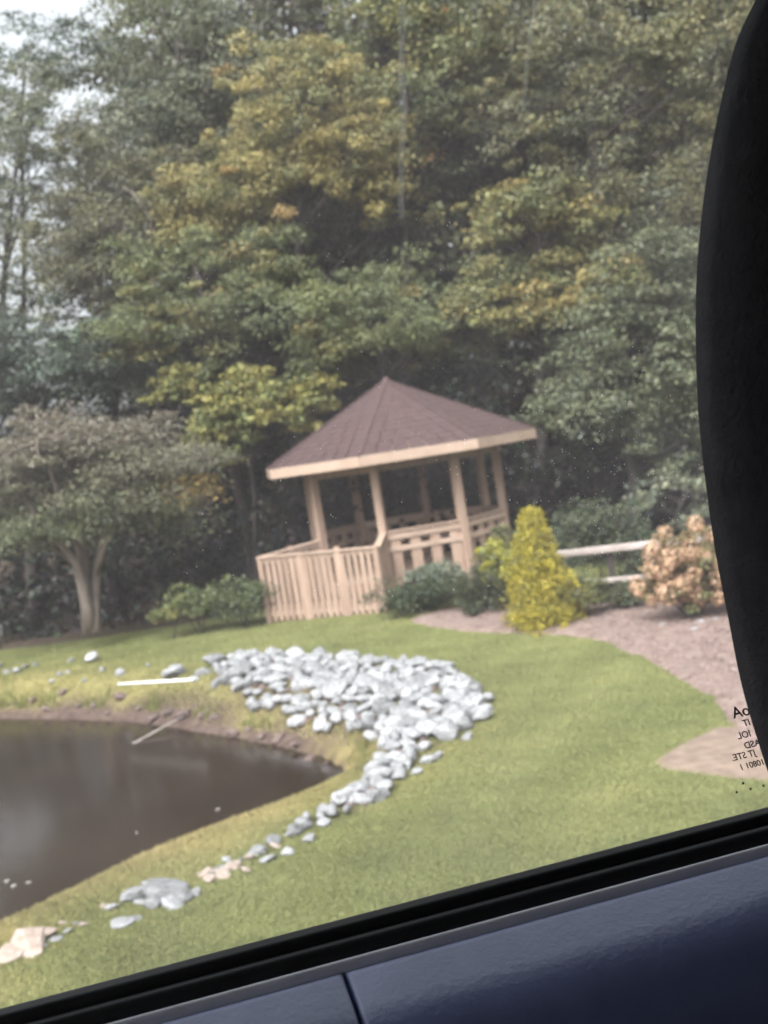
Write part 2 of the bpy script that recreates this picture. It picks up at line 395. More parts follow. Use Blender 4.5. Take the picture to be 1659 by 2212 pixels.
def blob_points(blobs, n, shell=.55, holes=0):
    """clump centres in a set of ellipsoids (c, r)"""
    vol = np.array([b[1][0]*b[1][1]*b[1][2] for b in blobs])**.75; k = rng.choice(len(blobs), n, p=vol/vol.sum())
    d = rng.normal(0, 1, (n, 3)); d /= np.linalg.norm(d, axis=1)[:, None]
    rr = (shell + (1.12-shell)*rng.uniform(0, 1, n)**.8)
    c = np.array([list(b[0]) for b in blobs]); r = np.array([list(b[1]) for b in blobs])
    lum = 1 + .30*np.sin(d[:, 0]*4+k*1.7)*np.cos(d[:, 2]*5+k) + rng.normal(0, .10, n)
    P = c[k] + d*(rr*lum)[:, None]*r[k]
    if holes:                                        # uneven density: gaps and dense places
        q = np.array([noise.noise(Vector(p*.75)) + .5*noise.noise(Vector(p*1.9)) for p in P])
        P = P[q > -holes]
    return P

def tree_mesh_trunk(mb, base, top, r0, clumps, nl, lean=(0, 0), r1=.35, n=8):
    base, top = Vector(base), Vector(top); pts = []; rad = []
    wob = [Vector((random.uniform(-.12, .12), random.uniform(-.12, .12), 0)) for _ in range(7)]
    for i in range(7):
        t = i/6; p = base.lerp(top, t) + (wob[i]*(1 if 0 < i < 6 else 0)); pts.append(p); rad.append(r0*(1.25 if i == 0 else 1-t*(1-r1)))
    mb.tube(pts, rad, n)
    if len(clumps):
        for q in random.sample(range(len(clumps)), min(nl, len(clumps))):
            e = Vector(clumps[q]); t = min(.95, max(.35, (e.z - base.z - (e.xy-base.xy).length*.6)/(top.z-base.z+1e-6)))
            i = int(t*6); s = pts[i].lerp(pts[min(6, i+1)], t*6-i)
            m1 = s.lerp(e, .5) + Vector((random.uniform(-.3, .3), random.uniform(-.3, .3), random.uniform(-.1, .35)))
            rs = r0*(1-t*(1-r1))*.45
            mb.tube([s, s.lerp(m1, .5)+Vector((0, 0, .05)), m1, e], [rs, rs*.7, rs*.45, rs*.12], 5)

def make_tree(label, base, blobs, pal, n_cl=170, per=120, size=.15, rad=.55, r0=.18, cat='tree', nl=26, bark='bark', name='forest_tree', group=None, colfun=None, flatz=.6, top=None, shell=.55):
    bx, by = base; bz = h1(bx, by) - .1
    root = empty(name, (bx, by, bz)); B = np.array([bx, by, bz])
    cl = blob_points(blobs, int(n_cl*2.1), shell, .10)
    cl = cl[cl[:, 2] > bz+.5]
    size *= random.choice((.8, .95, 1.12)); per = int(per*.62*(.105/size)**1.0)
    v, f, c = clump_leaves(cl, per, size, pal, rad*.72, flatz, colfun=colfun, stretch=random.uniform(.6, 1.2), droop=random.uniform(.1, .5))
    cr = mesh_obj('crown', v - B, f, M['leaf'], root, tint=('leaf_tint', c))
    bl = blobs[0]; tp = Vector(bl[0]) + Vector((0, 0, bl[1][2]*.4))
    if top: tp = Vector(top)
    mb = MB(); tree_mesh_trunk(mb, (0, 0, 0), tp - Vector(B), r0, [tuple(p-B) for p in cl], nl)
    mb.build('trunk', M[bark], root, smooth=True)
    tag(root, label, cat, group); return root

def pb(px, py, Y, rx, rz, ry=None):
    """an ellipsoid of crown seen at px,py at depth Y with half-sizes in photo units"""
    p = at(px, py, Y); k = Y/FPX
    return (tuple(p), (rx*k, (ry if ry else max(rx, rz)*k*.8), rz*k))

GREEN = [(3, (0.113, 0.123, 0.058)), (2, (0.143, 0.145, 0.065)), (1, (0.083, 0.102, 0.058))]
OLIVE = [(3, (.135, .148, .065)), (2, (.11, .125, .062)), (1, (.19, .175, .07)), (.3, (.24, .19, .07))]
GREYG = [(3, (0.138, 0.147, 0.098)), (2, (0.175, 0.182, 0.119)), (1, (0.109, 0.126, 0.091))]
GOLD = [(4, (.27, .225, .085)), (3, (.215, .195, .08)), (2, (.15, .155, .07)), (.3, (.32, .22, .09))]
YGRN = [(3, (0.195, 0.188, 0.062)), (2, (0.247, 0.219, 0.069)), (2, (0.130, 0.144, 0.053))]
DARK = [(3, (0.055, 0.068, 0.039)), (2, (0.078, 0.083, 0.048)), (1, (0.094, 0.075, 0.060))]
BLUEG = [(3, (0.073, 0.095, 0.070)), (2, (0.095, 0.119, 0.087)), (1, (0.058, 0.070, 0.056))]
MIXED = [(3, (.145, .155, .075)), (2, (.21, .19, .075)), (2, (.11, .125, .065)), (.25, (.34, .20, .09))]

T = make_tree
T('tall grey-green tree with thin see-through crown against the white sky', (at(-60, 1300, 30).x, 30), [pb(60, 430, 30, 150, 270), pb(-60, 600, 30, 180, 200), pb(130, 260, 30, 90, 130), pb(20, 240, 30, 90, 110)], GREYG, 290, 85, .11, .42, .16, nl=24)
T('tall pale grey-green tree beside the sky gap, above the spreading tree', (at(330, 1300, 29.5).x, 29.5), [pb(400, 150, 29.5, 150, 210), pb(300, 350, 29, 110, 140), pb(450, 280, 29, 110, 120)], GREYG, 200, 205, .11, .55, .24)
T('slender grey-green tree at the far left edge, its thin top in the open sky', (at(40, 1300, 32).x, 32), [pb(60, 130, 32, 110, 80), pb(-20, 330, 32, 120, 110), pb(170, 120, 32, 70, 70)], BLUEG, 120, 80, .11, .42, .12, nl=20)
T('olive-brown tree left of the golden tree', (at(240, 1300, 27.5).x, 27.5), [pb(270, 470, 27.5, 160, 190), pb(170, 560, 27.5, 120, 120)], [(3, (.125, .125, .068)), (2, (.10, .098, .065)), (1, (.155, .14, .07))], 170, 190, .11, .5, .2)
T('dark blue-green tree low behind the spreading tree', (at(60, 1300, 26).x, 26), [pb(80, 790, 26, 230, 110), pb(260, 760, 26, 170, 90), pb(-120, 780, 26, 180, 120)], BLUEG, 200, 205, .11, .5, .2)
T('golden-yellow autumn tree left of the gazebo roof, highest of the yellow crowns', (at(640, 1300, 26.5).x, 26.5), [pb(650, 260, 26.5, 170, 170), pb(520, 400, 26, 130, 100), pb(770, 330, 26.5, 120, 130), pb(410, 440, 25.7, 90, 70)], GOLD, 270, 205, .105, .48, .2)
T('mid green tree under the golden tree with layered boughs', (at(560, 1300, 25).x, 25), [pb(430, 620, 25, 170, 110), pb(600, 680, 25, 170, 90), pb(330, 700, 25, 110, 80), pb(520, 560, 25.3, 120, 80)], OLIVE, 250, 205, .105, .45, .18)
T('bright yellow-green young tree just left of the gazebo roof', (at(560, 1290, 24.3).x, 24.3), [pb(520, 860, 24.3, 90, 60), pb(600, 900, 24.0, 80, 50), pb(455, 930, 24.1, 55, 60), pb(650, 850, 24.3, 60, 45), pb(400, 830, 24.6, 60, 40)], YGRN, 150, 170, .10, .36, .07)
T('yellowing tree with orange flecks above the gazebo peak', (at(900, 1300, 28).x, 28), [pb(880, 170, 28, 160, 200), pb(1000, 60, 28, 140, 140), pb(870, 400, 27.5, 90, 100)], MIXED, 230, 120, .14, .5, .2)
T('dark shaded tree behind the golden tree, over the gazebo peak', (at(760, 1300, 29.5).x, 29.5), [pb(740, 560, 29.5, 200, 120), pb(1010, 300, 30, 130, 130)], DARK, 170, 205, .11, .55, .2)
T('green tree with spreading boughs directly behind the gazebo roof', (at(850, 1300, 25.3).x, 25.8), [pb(820, 720, 25.3, 190, 90), pb(960, 640, 25.5, 140, 90), pb(700, 770, 25, 110, 70)], OLIVE, 230, 205, .105, .45, .18)
T('big grey-green tree at the top beside the dark pillar', (at(1330, 1300, 26.5).x, 26.5), [pb(1290, 240, 26.5, 210, 260), pb(1160, 120, 27, 140, 150), pb(1420, 420, 26, 140, 160), pb(1500, 120, 27, 150, 180)], [(3, (.130, .13, .072)), (2, (.175, .16, .078)), (1, (.105, .112, .07))], 330, 205, .11, .52, .26)
T('yellow-tinged tree right of the gazebo peak, below the big grey-green tree', (at(1180, 1300, 25.5).x, 25.5), [pb(1170, 520, 25.5, 130, 130), pb(1080, 660, 25.3, 120, 90), pb(1280, 640, 25, 120, 90)], [(3, (.185, .17, .065)), (2, (.14, .145, .065)), (1, (.24, .19, .07))], 220, 205, .105, .46, .2)
T('dull green tree with drooping boughs to the right of the gazebo roof', (at(1390, 1300, 24.3).x, 24.3), [pb(1350, 790, 24.3, 150, 130), pb(1450, 660, 24.5, 130, 150), pb(1260, 880, 24, 110, 60), pb(1440, 930, 24.2, 120, 90)], [(3, (.11, .122, .070)), (2, (.135, .145, .085)), (1, (.08, .092, .06))], 290, 205, .105, .45, .2)
T('small olive bushy tree at the wood edge above the orange-flowered shrub', (at(1480, 1290, 22.3).x, 22.6), [pb(1490, 1080, 22.3, 110, 60)], GREYG, 60, 100, .10, .35, .07)

# the wood behind: denser tall trees, crowns shared, each its own tree
def back_proto():
    root = empty('woodland_tree')
    blobs = [((0, 0, 8.5), (3.6, 3.2, 5.0)), ((1.2, -.4, 13), (2.6, 2.6, 3.2)), ((-1.4, .3, 4.2), (2.8, 2.6, 2.6))]
    cl = blob_points(blobs, 420, .35, .12)
    v, f, c = clump_leaves(cl, 85, .21, [(3, (.085, .09, .055)), (2, (.105, .105, .06)), (1, (.075, .065, .055))], .75)
    mesh_obj('crown', v, f, M['leaf'], root, tint=('leaf_tint', c))
    mb = MB(); tree_mesh_trunk(mb, (0, 0, 0), (.3, 0, 14), .25, [tuple(p) for p in cl], 20); mb.build('trunk', M['bark'], root, smooth=True)
    return root
def dup(root, loc, rz, sc=1.0):
    r = root.copy(); COL.objects.link(r); r.location = loc; r.rotation_euler = (0, 0, rz); r.scale = (sc,)*3
    for ch in root.children:
        c = ch.copy(); COL.objects.link(c); c.parent = r
    return r
bp = back_proto()
spots = []
for x in (-4.6, -1.6, 1.2, 4.6, 8.2, 12): spots.append((x + random.uniform(-.6, .6), 32 + random.uniform(-1, 1), random.uniform(.95, 1.15)))
for x in (-4.6, -.4, 3.0, 6.6, 10.5, 14.5): spots.append((x + random.uniform(-.6, .6), 37 + random.uniform(-1.2, 1.2), random.uniform(1.05, 1.3)))
for x in (-30, -25, -20, 17.5, 22, 27): spots.append((x, 31 + random.uniform(-2, 3), random.uniform(.8, 1.1) if x > 0 else random.uniform(.55, .75)))
for x in (9, 14, 19): spots.append((x, 43 + random.uniform(-1.5, 1.5), 1.1 if x > -8 else .6))
for i, (x, y, s) in enumerate(spots):
    o = bp if i == 0 else dup(bp, (0, 0, 0), 0)
    o.location = (x, y, h1(x, y)-.1); o.rotation_euler = (0, 0, i*2.4); o.scale = (s,)*3
    tag(o, 'tall dark tree in the ' + ('first row of the shaded wood behind the coloured trees' if y < 34.2 else 'deepest row of the shaded wood far behind the gazebo'), 'tree', 'dark woodland trees behind the front row')

# undergrowth: a mass of dark low foliage under the trees
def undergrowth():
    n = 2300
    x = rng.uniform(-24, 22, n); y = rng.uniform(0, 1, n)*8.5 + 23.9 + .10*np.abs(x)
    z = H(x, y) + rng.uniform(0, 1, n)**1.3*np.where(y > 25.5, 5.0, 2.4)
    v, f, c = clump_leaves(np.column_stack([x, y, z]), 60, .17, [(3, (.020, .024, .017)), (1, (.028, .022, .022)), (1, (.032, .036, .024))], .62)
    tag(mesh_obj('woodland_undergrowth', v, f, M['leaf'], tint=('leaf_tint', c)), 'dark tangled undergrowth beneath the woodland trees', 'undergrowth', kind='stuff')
undergrowth()

# a bare pale dead limb showing in the wood upper left
mb = MB(); a = at(285, 415, 26); b = at(325, 470, 26); c = at(250, 395, 26.4)
base = at(330, 1290, 26.6); base.z = h1(base.x, base.y) - .1
root = empty('dead_tree', base)
mb.tube([Vector((0, 0, 0)), at(345, 900, 26.6)-base, at(330, 600, 26.4)-base], [.12, .09, .06], 7)
mb.tube([at(330, 600, 26.4)-base, b-base, a-base, c-base], [.055, .035, .028, .012], 6)
mb.build('trunk', M['palebark'], root, smooth=True)
tag(root, 'thin bare dead tree with a pale limb left of the golden tree', 'dead tree')

# ------------------------------------------------------------------ spreading tree on the lawn edge
def spreading_tree():
    Yt = 21.6; bp_ = at(198, 1362, Yt); bz = h1(bp_.x, Yt) - .03; B = Vector((bp_.x, Yt, bz)); root = empty('spreading_tree', B)
    k = Yt/FPX
    def L(px, py, dy=0): return at(px, py, Yt+dy) - B
    mb = MB()
    stems = [([(195, 1366), (188, 1310), (176, 1255), (163, 1215), (135, 1180), (90, 1130), (40, 1060)], 0, -.5, .15),
             ([(206, 1366), (204, 1310), (207, 1260), (212, 1200), (232, 1130), (280, 1050), (340, 980)], 0, .4, .14),
             ([(190, 1330), (185, 1250), (182, 1180), (186, 1100), (180, 1020), (160, 940)], .05, .3, .10),
             ([(209, 1240), (222, 1190), (250, 1130), (310, 1080), (380, 1060)], -.1, -.6, .07),
             ([(176, 1255), (170, 1190), (140, 1110), (110, 1020), (90, 950)], -.1, -.8, .07),
             ([(170, 1225), (120, 1190), (60, 1165), (0, 1120)], .0, .7, .05)]
    ends = []
    for pts, d0, d1, r in stems:
        n = len(pts); P = [L(x, y, d0 + (d1-d0)*i/(n-1)) for i, (x, y) in enumerate(pts)]
        mb.tube(P, [r*(1.15 if i == 0 else 1-.75*i/(n-1)) for i in range(n)], 8); ends += P[-3:]
    blobs = [pb(190, 960, Yt, 200, 70, 1.5), pb(60, 1000, Yt, 160, 85, 1.5), pb(330, 1010, Yt, 120, 70, 1.3), pb(100, 1130, Yt-.3, 130, 48, 1.2),
             pb(360, 1110, Yt-.2, 75, 45, .9), pb(240, 1060, Yt, 170, 70, 1.4), pb(-60, 1060, Yt, 120, 80, 1.2), pb(440, 1000, Yt, 60, 45, .6)]
    cl = blob_points(blobs, 400, .25)
    Bn = np.array(B)
    for q in random.sample(range(len(cl)), 60):
        e = Vector(cl[q]-Bn); s = min(ends, key=lambda p: (p-e).length)
        m1 = s.lerp(e, .5) + Vector((random.uniform(-.1, .1), random.uniform(-.1, .1), .1)); mb.tube([s, m1, e], [.03, .018, .006], 4)
    mb.build('trunk', M['palebark'], root, smooth=True)
    topz = at(200, 930, Yt).z; lowz = at(200, 1120, Yt).z
    def cf(p, c):                                  # the top of the crown has turned pinkish brown
        t = np.clip((p[:, 2]-lowz)/(topz-lowz) + rng.normal(0, .18, len(p)), 0, 1)[:, None]
        out = c*(1-t*.8) + np.array([.165, .135, .11])*t*.8
        g = (np.abs(p[:, 0]-at(415, 1085, Yt).x) < .35) & (np.abs(p[:, 2]-at(415, 1085, Yt).z) < .5)
        out[g & (rng.uniform(0, 1, len(p)) < .5)] = (.27, .19, .06); return out
    v, f, c = clump_leaves(cl, 150, .075, [(3, (.12, .135, .075)), (2, (.15, .16, .088)), (1, (.09, .10, .062))], .36, .55, colfun=cf)
    mesh_obj('crown', v-Bn, f, M['leaf'], root, tint=('leaf_tint', c))
    tag(root, 'low spreading tree with several pale trunks on the lawn edge', 'tree')
spreading_tree()

# ------------------------------------------------------------------ gazebo
FLOOR = .62; RAILZ = 1.53; EAVE = 2.88; APEX = 4.46; RP = 2.0; RE = 2.86
ANG = [-60, -15, 30, 75, 120, 165, 210, 255]
gz0 = .1
G = empty('gazebo', (GX, GY, gz0))
def gp(a, r, z): return Vector((r*math.sin(R_(a)), -r*math.cos(R_(a)), z - gz0))
# roof
def roof():
    n_c = 15
    first = None
    mbf = MB()
    for i in range(8):
        a0, a1 = ANG[i], ANG[i]+45
        mb = MB()
        for c in range(n_c):                        # shingle courses, each lapping the one below
            t0, t1 = c/n_c, (c+1)/n_c + .012
            r0, r1 = RE*(1-t0), max(.02, RE*(1-t1)); z0, z1 = EAVE+.15+(APEX-EAVE-.15)*t0, EAVE+.15+(APEX-EAVE-.15)*min(1, t1)
            tabs = max(1, int(RE*(1-t0)*.765/.28))
            for k in range(tabs):
                u0, u1 = k/tabs + .006, (k+1)/tabs - .006
                lift = .012 + random.uniform(0, .004)
                A0, B0 = gp(a0, r0, z0), gp(a1, r0, z0); A1, B1 = gp(a0, r1, z1), gp(a1, r1, z1)
                q = [A0.lerp(B0, u0), A0.lerp(B0, u1), A1.lerp(B1, u1), A1.lerp(B1, u0)]
                up = Vector((0, 0, lift)); lo = Vector((0, 0, .004)); out = (q[0]+q[1]).normalized()*random.uniform(0, .012); out.z = 0
                vs = [q[0]+up+out, q[1]+up+out, q[2]+lo, q[3]+lo, q[0]-Vector((0, 0, .006))+out, q[1]-Vector((0, 0, .006))+out]
                mb.add(vs, [(0, 1, 2, 3), (4, 5, 1, 0), (4, 0, 3), (5, 2, 1)])
        s = mb.build('shingle_face', M['shingle'], G)
        # hip cap
        hp = MB(); A, Bq = gp(a0, RE, EAVE+.15), gp(a0, 0, APEX); hp.beam(A + Vector((0, 0, .02)), Bq + Vector((0, 0, .015)), .09, .015); hp.build('hip_cap', M['shingle'], s)
        mbf = MB(); e0, e1 = gp(a0, RE-.01, EAVE+.05), gp(a1, RE-.01, EAVE+.05)
        mbf = MB(); mbf.beam(e0, e1, .035, .19); mbf.build('fascia', M['woodh'], s)
        so = MB(); so.add([gp(a0, RE-.04, EAVE+.02), gp(a1, RE-.04, EAVE+.02), gp(a1, .05, APEX-.12), gp(a0, .05, APEX-.12)], [(0, 3, 2, 1)])
        so.add([gp(a0, RE-.03, EAVE+.10), gp(a1, RE-.03, EAVE+.10), gp(a1, .02, APEX-.04), gp(a0, .02, APEX-.04)], [(0, 1, 2, 3)])
        so.build('roof_deck', M['wood'], s)
        rf = MB(); rf.beam(gp(a0, RE-.08, EAVE+.01), gp(a0, .08, APEX-.17), .04, .12); rf.build('rafter', M['wood'], s)
    mb = MB(); mb.tube([gp(0, 0, APEX-.05), gp(0, 0, APEX+.03), gp(0, 0, APEX+.06)], [.09, .07, .02], 8); mb.build('roof_cap', M['shingle'], G)
roof()
for i, a in enumerate(ANG):
    mb = MB(); t = Vector((math.cos(R_(a)), math.sin(R_(a)), 0))
    mb.beam(gp(a, RP, .05), gp(a, RP, EAVE-.02), .155, .155, up=t, bev=.012)
    p = mb.build('post', M['wood'], G)
    rb = MB(); rb.beam(gp(a, RP-.01, EAVE-.11), gp(a+45, RP-.01, EAVE-.11), .07, .16); rb.build('ring_beam', M['wood'], G)
# deck
def prism(pts, z0, z1):
    n = len(pts); v = [(p.x, p.y, z0-gz0) for p in pts] + [(p.x, p.y, z1-gz0) for p in pts]
    return v, [tuple(range(n-1, -1, -1)), tuple(range(n, 2*n))] + [(i, (i+1) % n, (i+1) % n+n, i+n) for i in range(n)]
mb = MB(); mb.add(*prism([gp(a, RP+.10, 0) for a in ANG], FLOOR-.20, FLOOR-.035)); mb.build('deck_frame', M['wood'], G)
for k in range(29):                                  # deck boards
    y = -2.0 + k*.142; w = math.sqrt(max(.05, (RP+.02)**2*.93 - y*y)); w = min(w, RP+.02)
    mb = MB(); mb.beam((-w, y, FLOOR-.02-gz0), (w, y, FLOOR-.02-gz0), .135, .028); mb.build('deck_board', M['woodh'], G)
# railings
def railing(P0, P1, z0, z1, slat_w, gap, mid=False, name='railing', low=None, posts=()):
    """P0,P1 ground points (gazebo frame); z0,z1 rail-top heights (world) at each end; low = height (world) the slats reach"""
    P0, P1 = Vector((P0.x, P0.y, 0)), Vector((P1.x, P1.y, 0)); L = (P1-P0).length; d = (P1-P0)/L
    mb = MB(); A, B = P0 + Vector((0, 0, z0-gz0)), P1 + Vector((0, 0, z1-gz0))
    mb.beam(A, B, .13, .035); r = mb.build(name, M['woodh'], G)
    def rail(dz, h=.085, w=.035, nm='rail', off=.0):
        m_ = MB(); o_ = d.cross(Vector((0, 0, 1)))*off; m_.beam(A + Vector((0, 0, dz)) + o_, B + Vector((0, 0, dz)) + o_, w, h); m_.build(nm, M['woodh'], r)
    out = d.cross(Vector((0, 0, 1)))
    rail(-.065, off=-.004)
    ft = (low if low is not None else FLOOR) 
    zb = ft + .12 - (z0+z1)/2
    rail(zb, off=-.004)
    if mid: rail(-.33, .10, off=.040)
    if mid: rail(-.105, .10, off=.040)
    if mid: rail(zb+.02, .16, off=.040)
    n = max(2, int(L/(slat_w+gap)))
    for k in range(n):
        t = (k+.5)/n; p = P0.lerp(P1, t) + out*.020; zt = z0 + (z1-z0)*t - .02
        m_ = MB(); j = random.uniform(-.004, .004)
        m_.beam(p + Vector((0, 0, ft+.0-gz0)), p + d*j + Vector((0, 0, zt-gz0)), slat_w*random.uniform(.94, 1.04), .022, up=d.cross(Vector((0, 0, 1))), bev=.004)
        m_.build('slat', M['wood'], r)
    for t, hh in posts:
        p = P0.lerp(P1, t); zt = z0 + (z1-z0)*t + hh
        m_ = MB(); m_.beam(p + Vector((0, 0, -.1)), p + Vector((0, 0, zt-gz0)), .10, .10, up=out, bev=.01); m_.build('newel_post', M['wood'], r)
    return r
for i in range(1, 8):
    railing(gp(ANG[i], RP, 0), gp(ANG[i]+45, RP, 0), RAILZ, RAILZ, .20, .17, mid=True, low=FLOOR-.28)
# landing with its lower railing
k1 = Vector((at(815, 1180, 19.75).x - GX, 19.75-GY, 0)); k2 = Vector((at(556, 1203, 20.9).x - GX, 20.9-GY, 0))
q15, q60 = gp(-15, RP, 0), gp(-60, RP, 0)
railing(k2, k1, 1.40, 1.37, .088, .042, low=.16, posts=((.02, .0), (.37, .02), (.68, .07), (.985, 0)), name='landing_railing')
railing(k1, q15, 1.38, RAILZ, .088, .042, low=.2, name='landing_railing')
railing(q60, k2, RAILZ-.02, 1.40, .088, .042, low=.2, posts=((.5, .05),), name='landing_railing')
mb = MB(); mb.add(*prism([k2*.995, k1*.995, q15, q60], .22, .46)); mb.build('landing_deck', M['wood'], G)
# bench round the inside back, seen over the rail
for i in (2, 3, 4, 5):
    a = ANG[i]; mb = MB(); mb.beam(gp(a, RP-.32, FLOOR+.42), gp(a+45, RP-.32, FLOOR+.42), .36, .04); b_ = mb.build('bench', M['woodh'], G)
    m2 = MB(); m2.beam(gp(a+22, RP-.45, FLOOR), gp(a+22, RP-.45, FLOOR+.40), .09, .09); m2.build('bench_leg', M['wood'], b_)
tag(G, 'octagonal pine gazebo with brown shingle roof and railed landing', 'gazebo')

# ------------------------------------------------------------------ shrubs
def shrub(name, label, px, py, Y, rx, rz, pal, size=.07, n=60, per=90, rad=.18, cat='shrub', blobs=None, flatz=.75, jit=.22, ry=None):
    p = at(px, py, Y); bz = h1(p.x, Y); k = Y/FPX
    root = empty(name, (p.x, Y, bz)); B = np.array([p.x, Y, bz])
    bl = blobs or [((p.x, Y, p.z + rz*k*0), (rx*k, (ry or rx*k*.8), rz*k))]
    cl = blob_points(bl, n, .35); cl[:, 2] = np.maximum(cl[:, 2], bz+.08)
    v, f, c = clump_leaves(cl, per, size, pal, rad, flatz, jit=jit)
    v[:, 2] = np.maximum(v[:, 2], bz-.02)
    mesh_obj('foliage', v-B, f, M['leaf'], root, tint=('leaf_tint', c))
    mb = MB()
    for q in random.sample(range(len(cl)), min(9, max(2, len(cl)//7))):
        e = Vector(cl[q]-B); mb.tube([(random.uniform(-.05, .05), random.uniform(-.05, .05), -.05), e*.5+Vector((0, 0, .04)), e], [.009, .007, .003], 5)
    mb.build('stem', M['bark'], root)
    return tag(root, label, cat)
SG = [(3, (.075, .095, .04)), (2, (.10, .12, .05)), (1, (.055, .07, .035))]
shrub('low_shrub', 'low spreading green shrub left of the gazebo landing, tallest beside the slats', 520, 1290, 20.9, 62, 42, SG, n=60)
shrub('low_shrub', 'sprawling green shrub between the spreading tree and the landing', 425, 1298, 21.2, 55, 34, [(2, (.12, .135, .05)), (2, (.09, .11, .045))], n=50)
shrub('low_shrub', 'small yellowish tuft shrub at the lawn edge nearest the spreading tree', 365, 1325, 21.0, 32, 15, YGRN, n=18, rad=.12, size=.05)
shrub('foundation_shrub', 'dark green clipped shrub in front of the gazebo railing, beside the landing', 905, 1282, 19.3, 85, 30, [(3, (.045, .06, .03)), (1, (.065, .08, .04))], n=80, rad=.15, size=.055)
shrub('foundation_shrub', 'dark green shrub in front of the gazebo railing, beside the golden conifer', 1060, 1264, 18.6, 78, 40, [(3, (.05, .06, .032)), (1, (.07, .075, .04))], n=80, rad=.15, size=.055)
shrub('flowering_plant', 'dusty blue-green leafy plant rising against the railing openings', 935, 1240, 19.75, 60, 20, [(3, (.12, .145, .105)), (1, (.17, .18, .13))], n=40, size=.06, rad=.14)
shrub('tall_shrub', 'tall loose olive shrub against the right corner of the gazebo railing', 1096, 1215, 18.9, 26, 80, [(3, (.10, .11, .05)), (1, (.15, .14, .06))], n=80, rad=.14, size=.06, flatz=1)
shrub('yellow_shrub', 'small yellow-leaved shrub between the olive shrub and golden conifer', 1074, 1222, 18.3, 32, 44, [(2, (.32, .30, .05)), (2, (.16, .17, .06))], n=48, rad=.12, size=.055)
shrub('round_shrub', 'large rounded dark green shrub behind the wooden fence', 1290, 1150, 18.8, 88, 66, [(3, (.06, .075, .042)), (2, (.08, .09, .05)), (1, (.045, .055, .035))], n=150, size=.06, rad=.2)
shrub('round_shrub', 'second green shrub behind the fence, next to the orange-flowered shrub', 1400, 1195, 18.3, 60, 48, [(3, (.055, .07, .042)), (2, (.075, .085, .05))], n=90, size=.06, rad=.18)
shrub('low_shrub', 'low green shrub at the foot of the golden conifer, under the fence', 1245, 1283, 16.9, 62, 32, [(3, (.10, .105, .04)), (1, (.15, .14, .045)), (1, (.07, .08, .035))], n=70, size=.05, rad=.14)
shrub('low_shrub', 'small dark shrub under the lower fence rail', 1345, 1283, 17.1, 45, 22, [(3, (.055, .065, .035)), (1, (.08, .085, .04))], n=34, size=.05, rad=.12)

def golden_conifer():
    Yc = 16.9; b = at(1176, 1318, Yc); bz = h1(b.x, Yc); B = np.array([b.x, Yc, bz]); t = at(1150, 1112, Yc); hgt = t.z - bz; rb = 92*Yc/FPX
    root = empty('golden_conifer', B); n = 620
    h = rng.uniform(0, 1, n)**1.25; a = rng.uniform(0, 2*math.pi, n)
    rr = rb*(1-h)**.92*(.88+.14*np.sin(a*3+h*9))*rng.uniform(.45, 1.18, n)
    rr = np.where(h < .10, rr*.93, rr)
    cl = np.column_stack([rr*np.cos(a), rr*np.sin(a), h*hgt*.98+.05])
    v, f, c = clump_leaves(cl, 60, .055, [(4, (.36, .30, .030)), (2, (.29, .25, .040)), (1, (.19, .18, .045))], .115, 1.25, jit=.16, aspect=2.6)
    mesh_obj('foliage', v, f, M['leaf'], root, tint=('leaf_tint', c))
    mb = MB(); mb.tube([(0, 0, -.05), (0, 0, hgt*.5), (0, 0, hgt*.9)], [.04, .025, .008], 6); mb.build('trunk', M['bark'], root)
    tag(root, 'bright golden-yellow cone-shaped conifer in the mulch bed', 'conifer')
golden_conifer()

def hydrangea():
    Yh = 15.6; b = at(1500, 1300, Yh); bz = h1(b.x, Yh); B = np.array([b.x, Yh, bz]); root = empty('flowering_shrub', B); k = Yh/FPX
    bl = [pb(1490, 1215, Yh, 88, 80, .55), pb(1440, 1262, Yh, 60, 40, .4), pb(1560, 1220, Yh, 60, 80, .5)]
    cl = blob_points(bl, 120, .2); cl[:, 2] = np.maximum(cl[:, 2], bz+.08)
    v, f, c = clump_leaves(cl, 55, .075, [(2, (.20, .15, .075)), (2, (.24, .165, .09)), (1, (.13, .13, .06))], .15)
    mesh_obj('foliage', v-B, f, M['leaf'], root, tint=('leaf_tint', c))
    mb = MB()
    # flower heads
    def head(seed):
        r2 = np.random.default_rng(seed); n = 90
        d = r2.normal(0, 1, (n, 3)); d /= np.linalg.norm(d, axis=1)[:, None]
        col = np.array([.44, .285, .185])*(1+r2.normal(0, .14, (n, 1)))
        v, f, c = leaf_arrays(d*np.array([.085, .085, .10])*r2.uniform(.75, 1, (n, 1)), d, .042, col, .1, 1.15, 1.2)
        return v, f, c
    protos = []
    for i in range(72):
        for _ in range(30):
            q = blob_points(bl, 1, .7)[0]
            if q[1] < Yh+.25 and q[2] > bz+.12: break
        if i < 3:
            v, f, c = head(i); o = mesh_obj('bloom', v, f, M['leaf'], root, tint=('leaf_tint', c)); protos.append(o)
        else:
            o = protos[i % 3].copy(); COL.objects.link(o); o.parent = root
        o.location = q-B; o.rotation_euler = (random.uniform(-.6, .6), random.uniform(-.6, .6), random.uniform(0, 6)); s = random.uniform(.7, 1.9); o.scale = (s, s, s)
        if i < 20: mb.tube([(random.uniform(-.08, .08), random.uniform(-.08, .08), -.05), Vector(q-B)*.5+Vector((0, 0, .05)), q-B], [.012, .009, .004], 5)
    mb.build('stem', M['bark'], root)
    tag(root, 'shrub covered in faded orange-pink flower heads beside the dark pillar', 'shrub')
hydrangea()

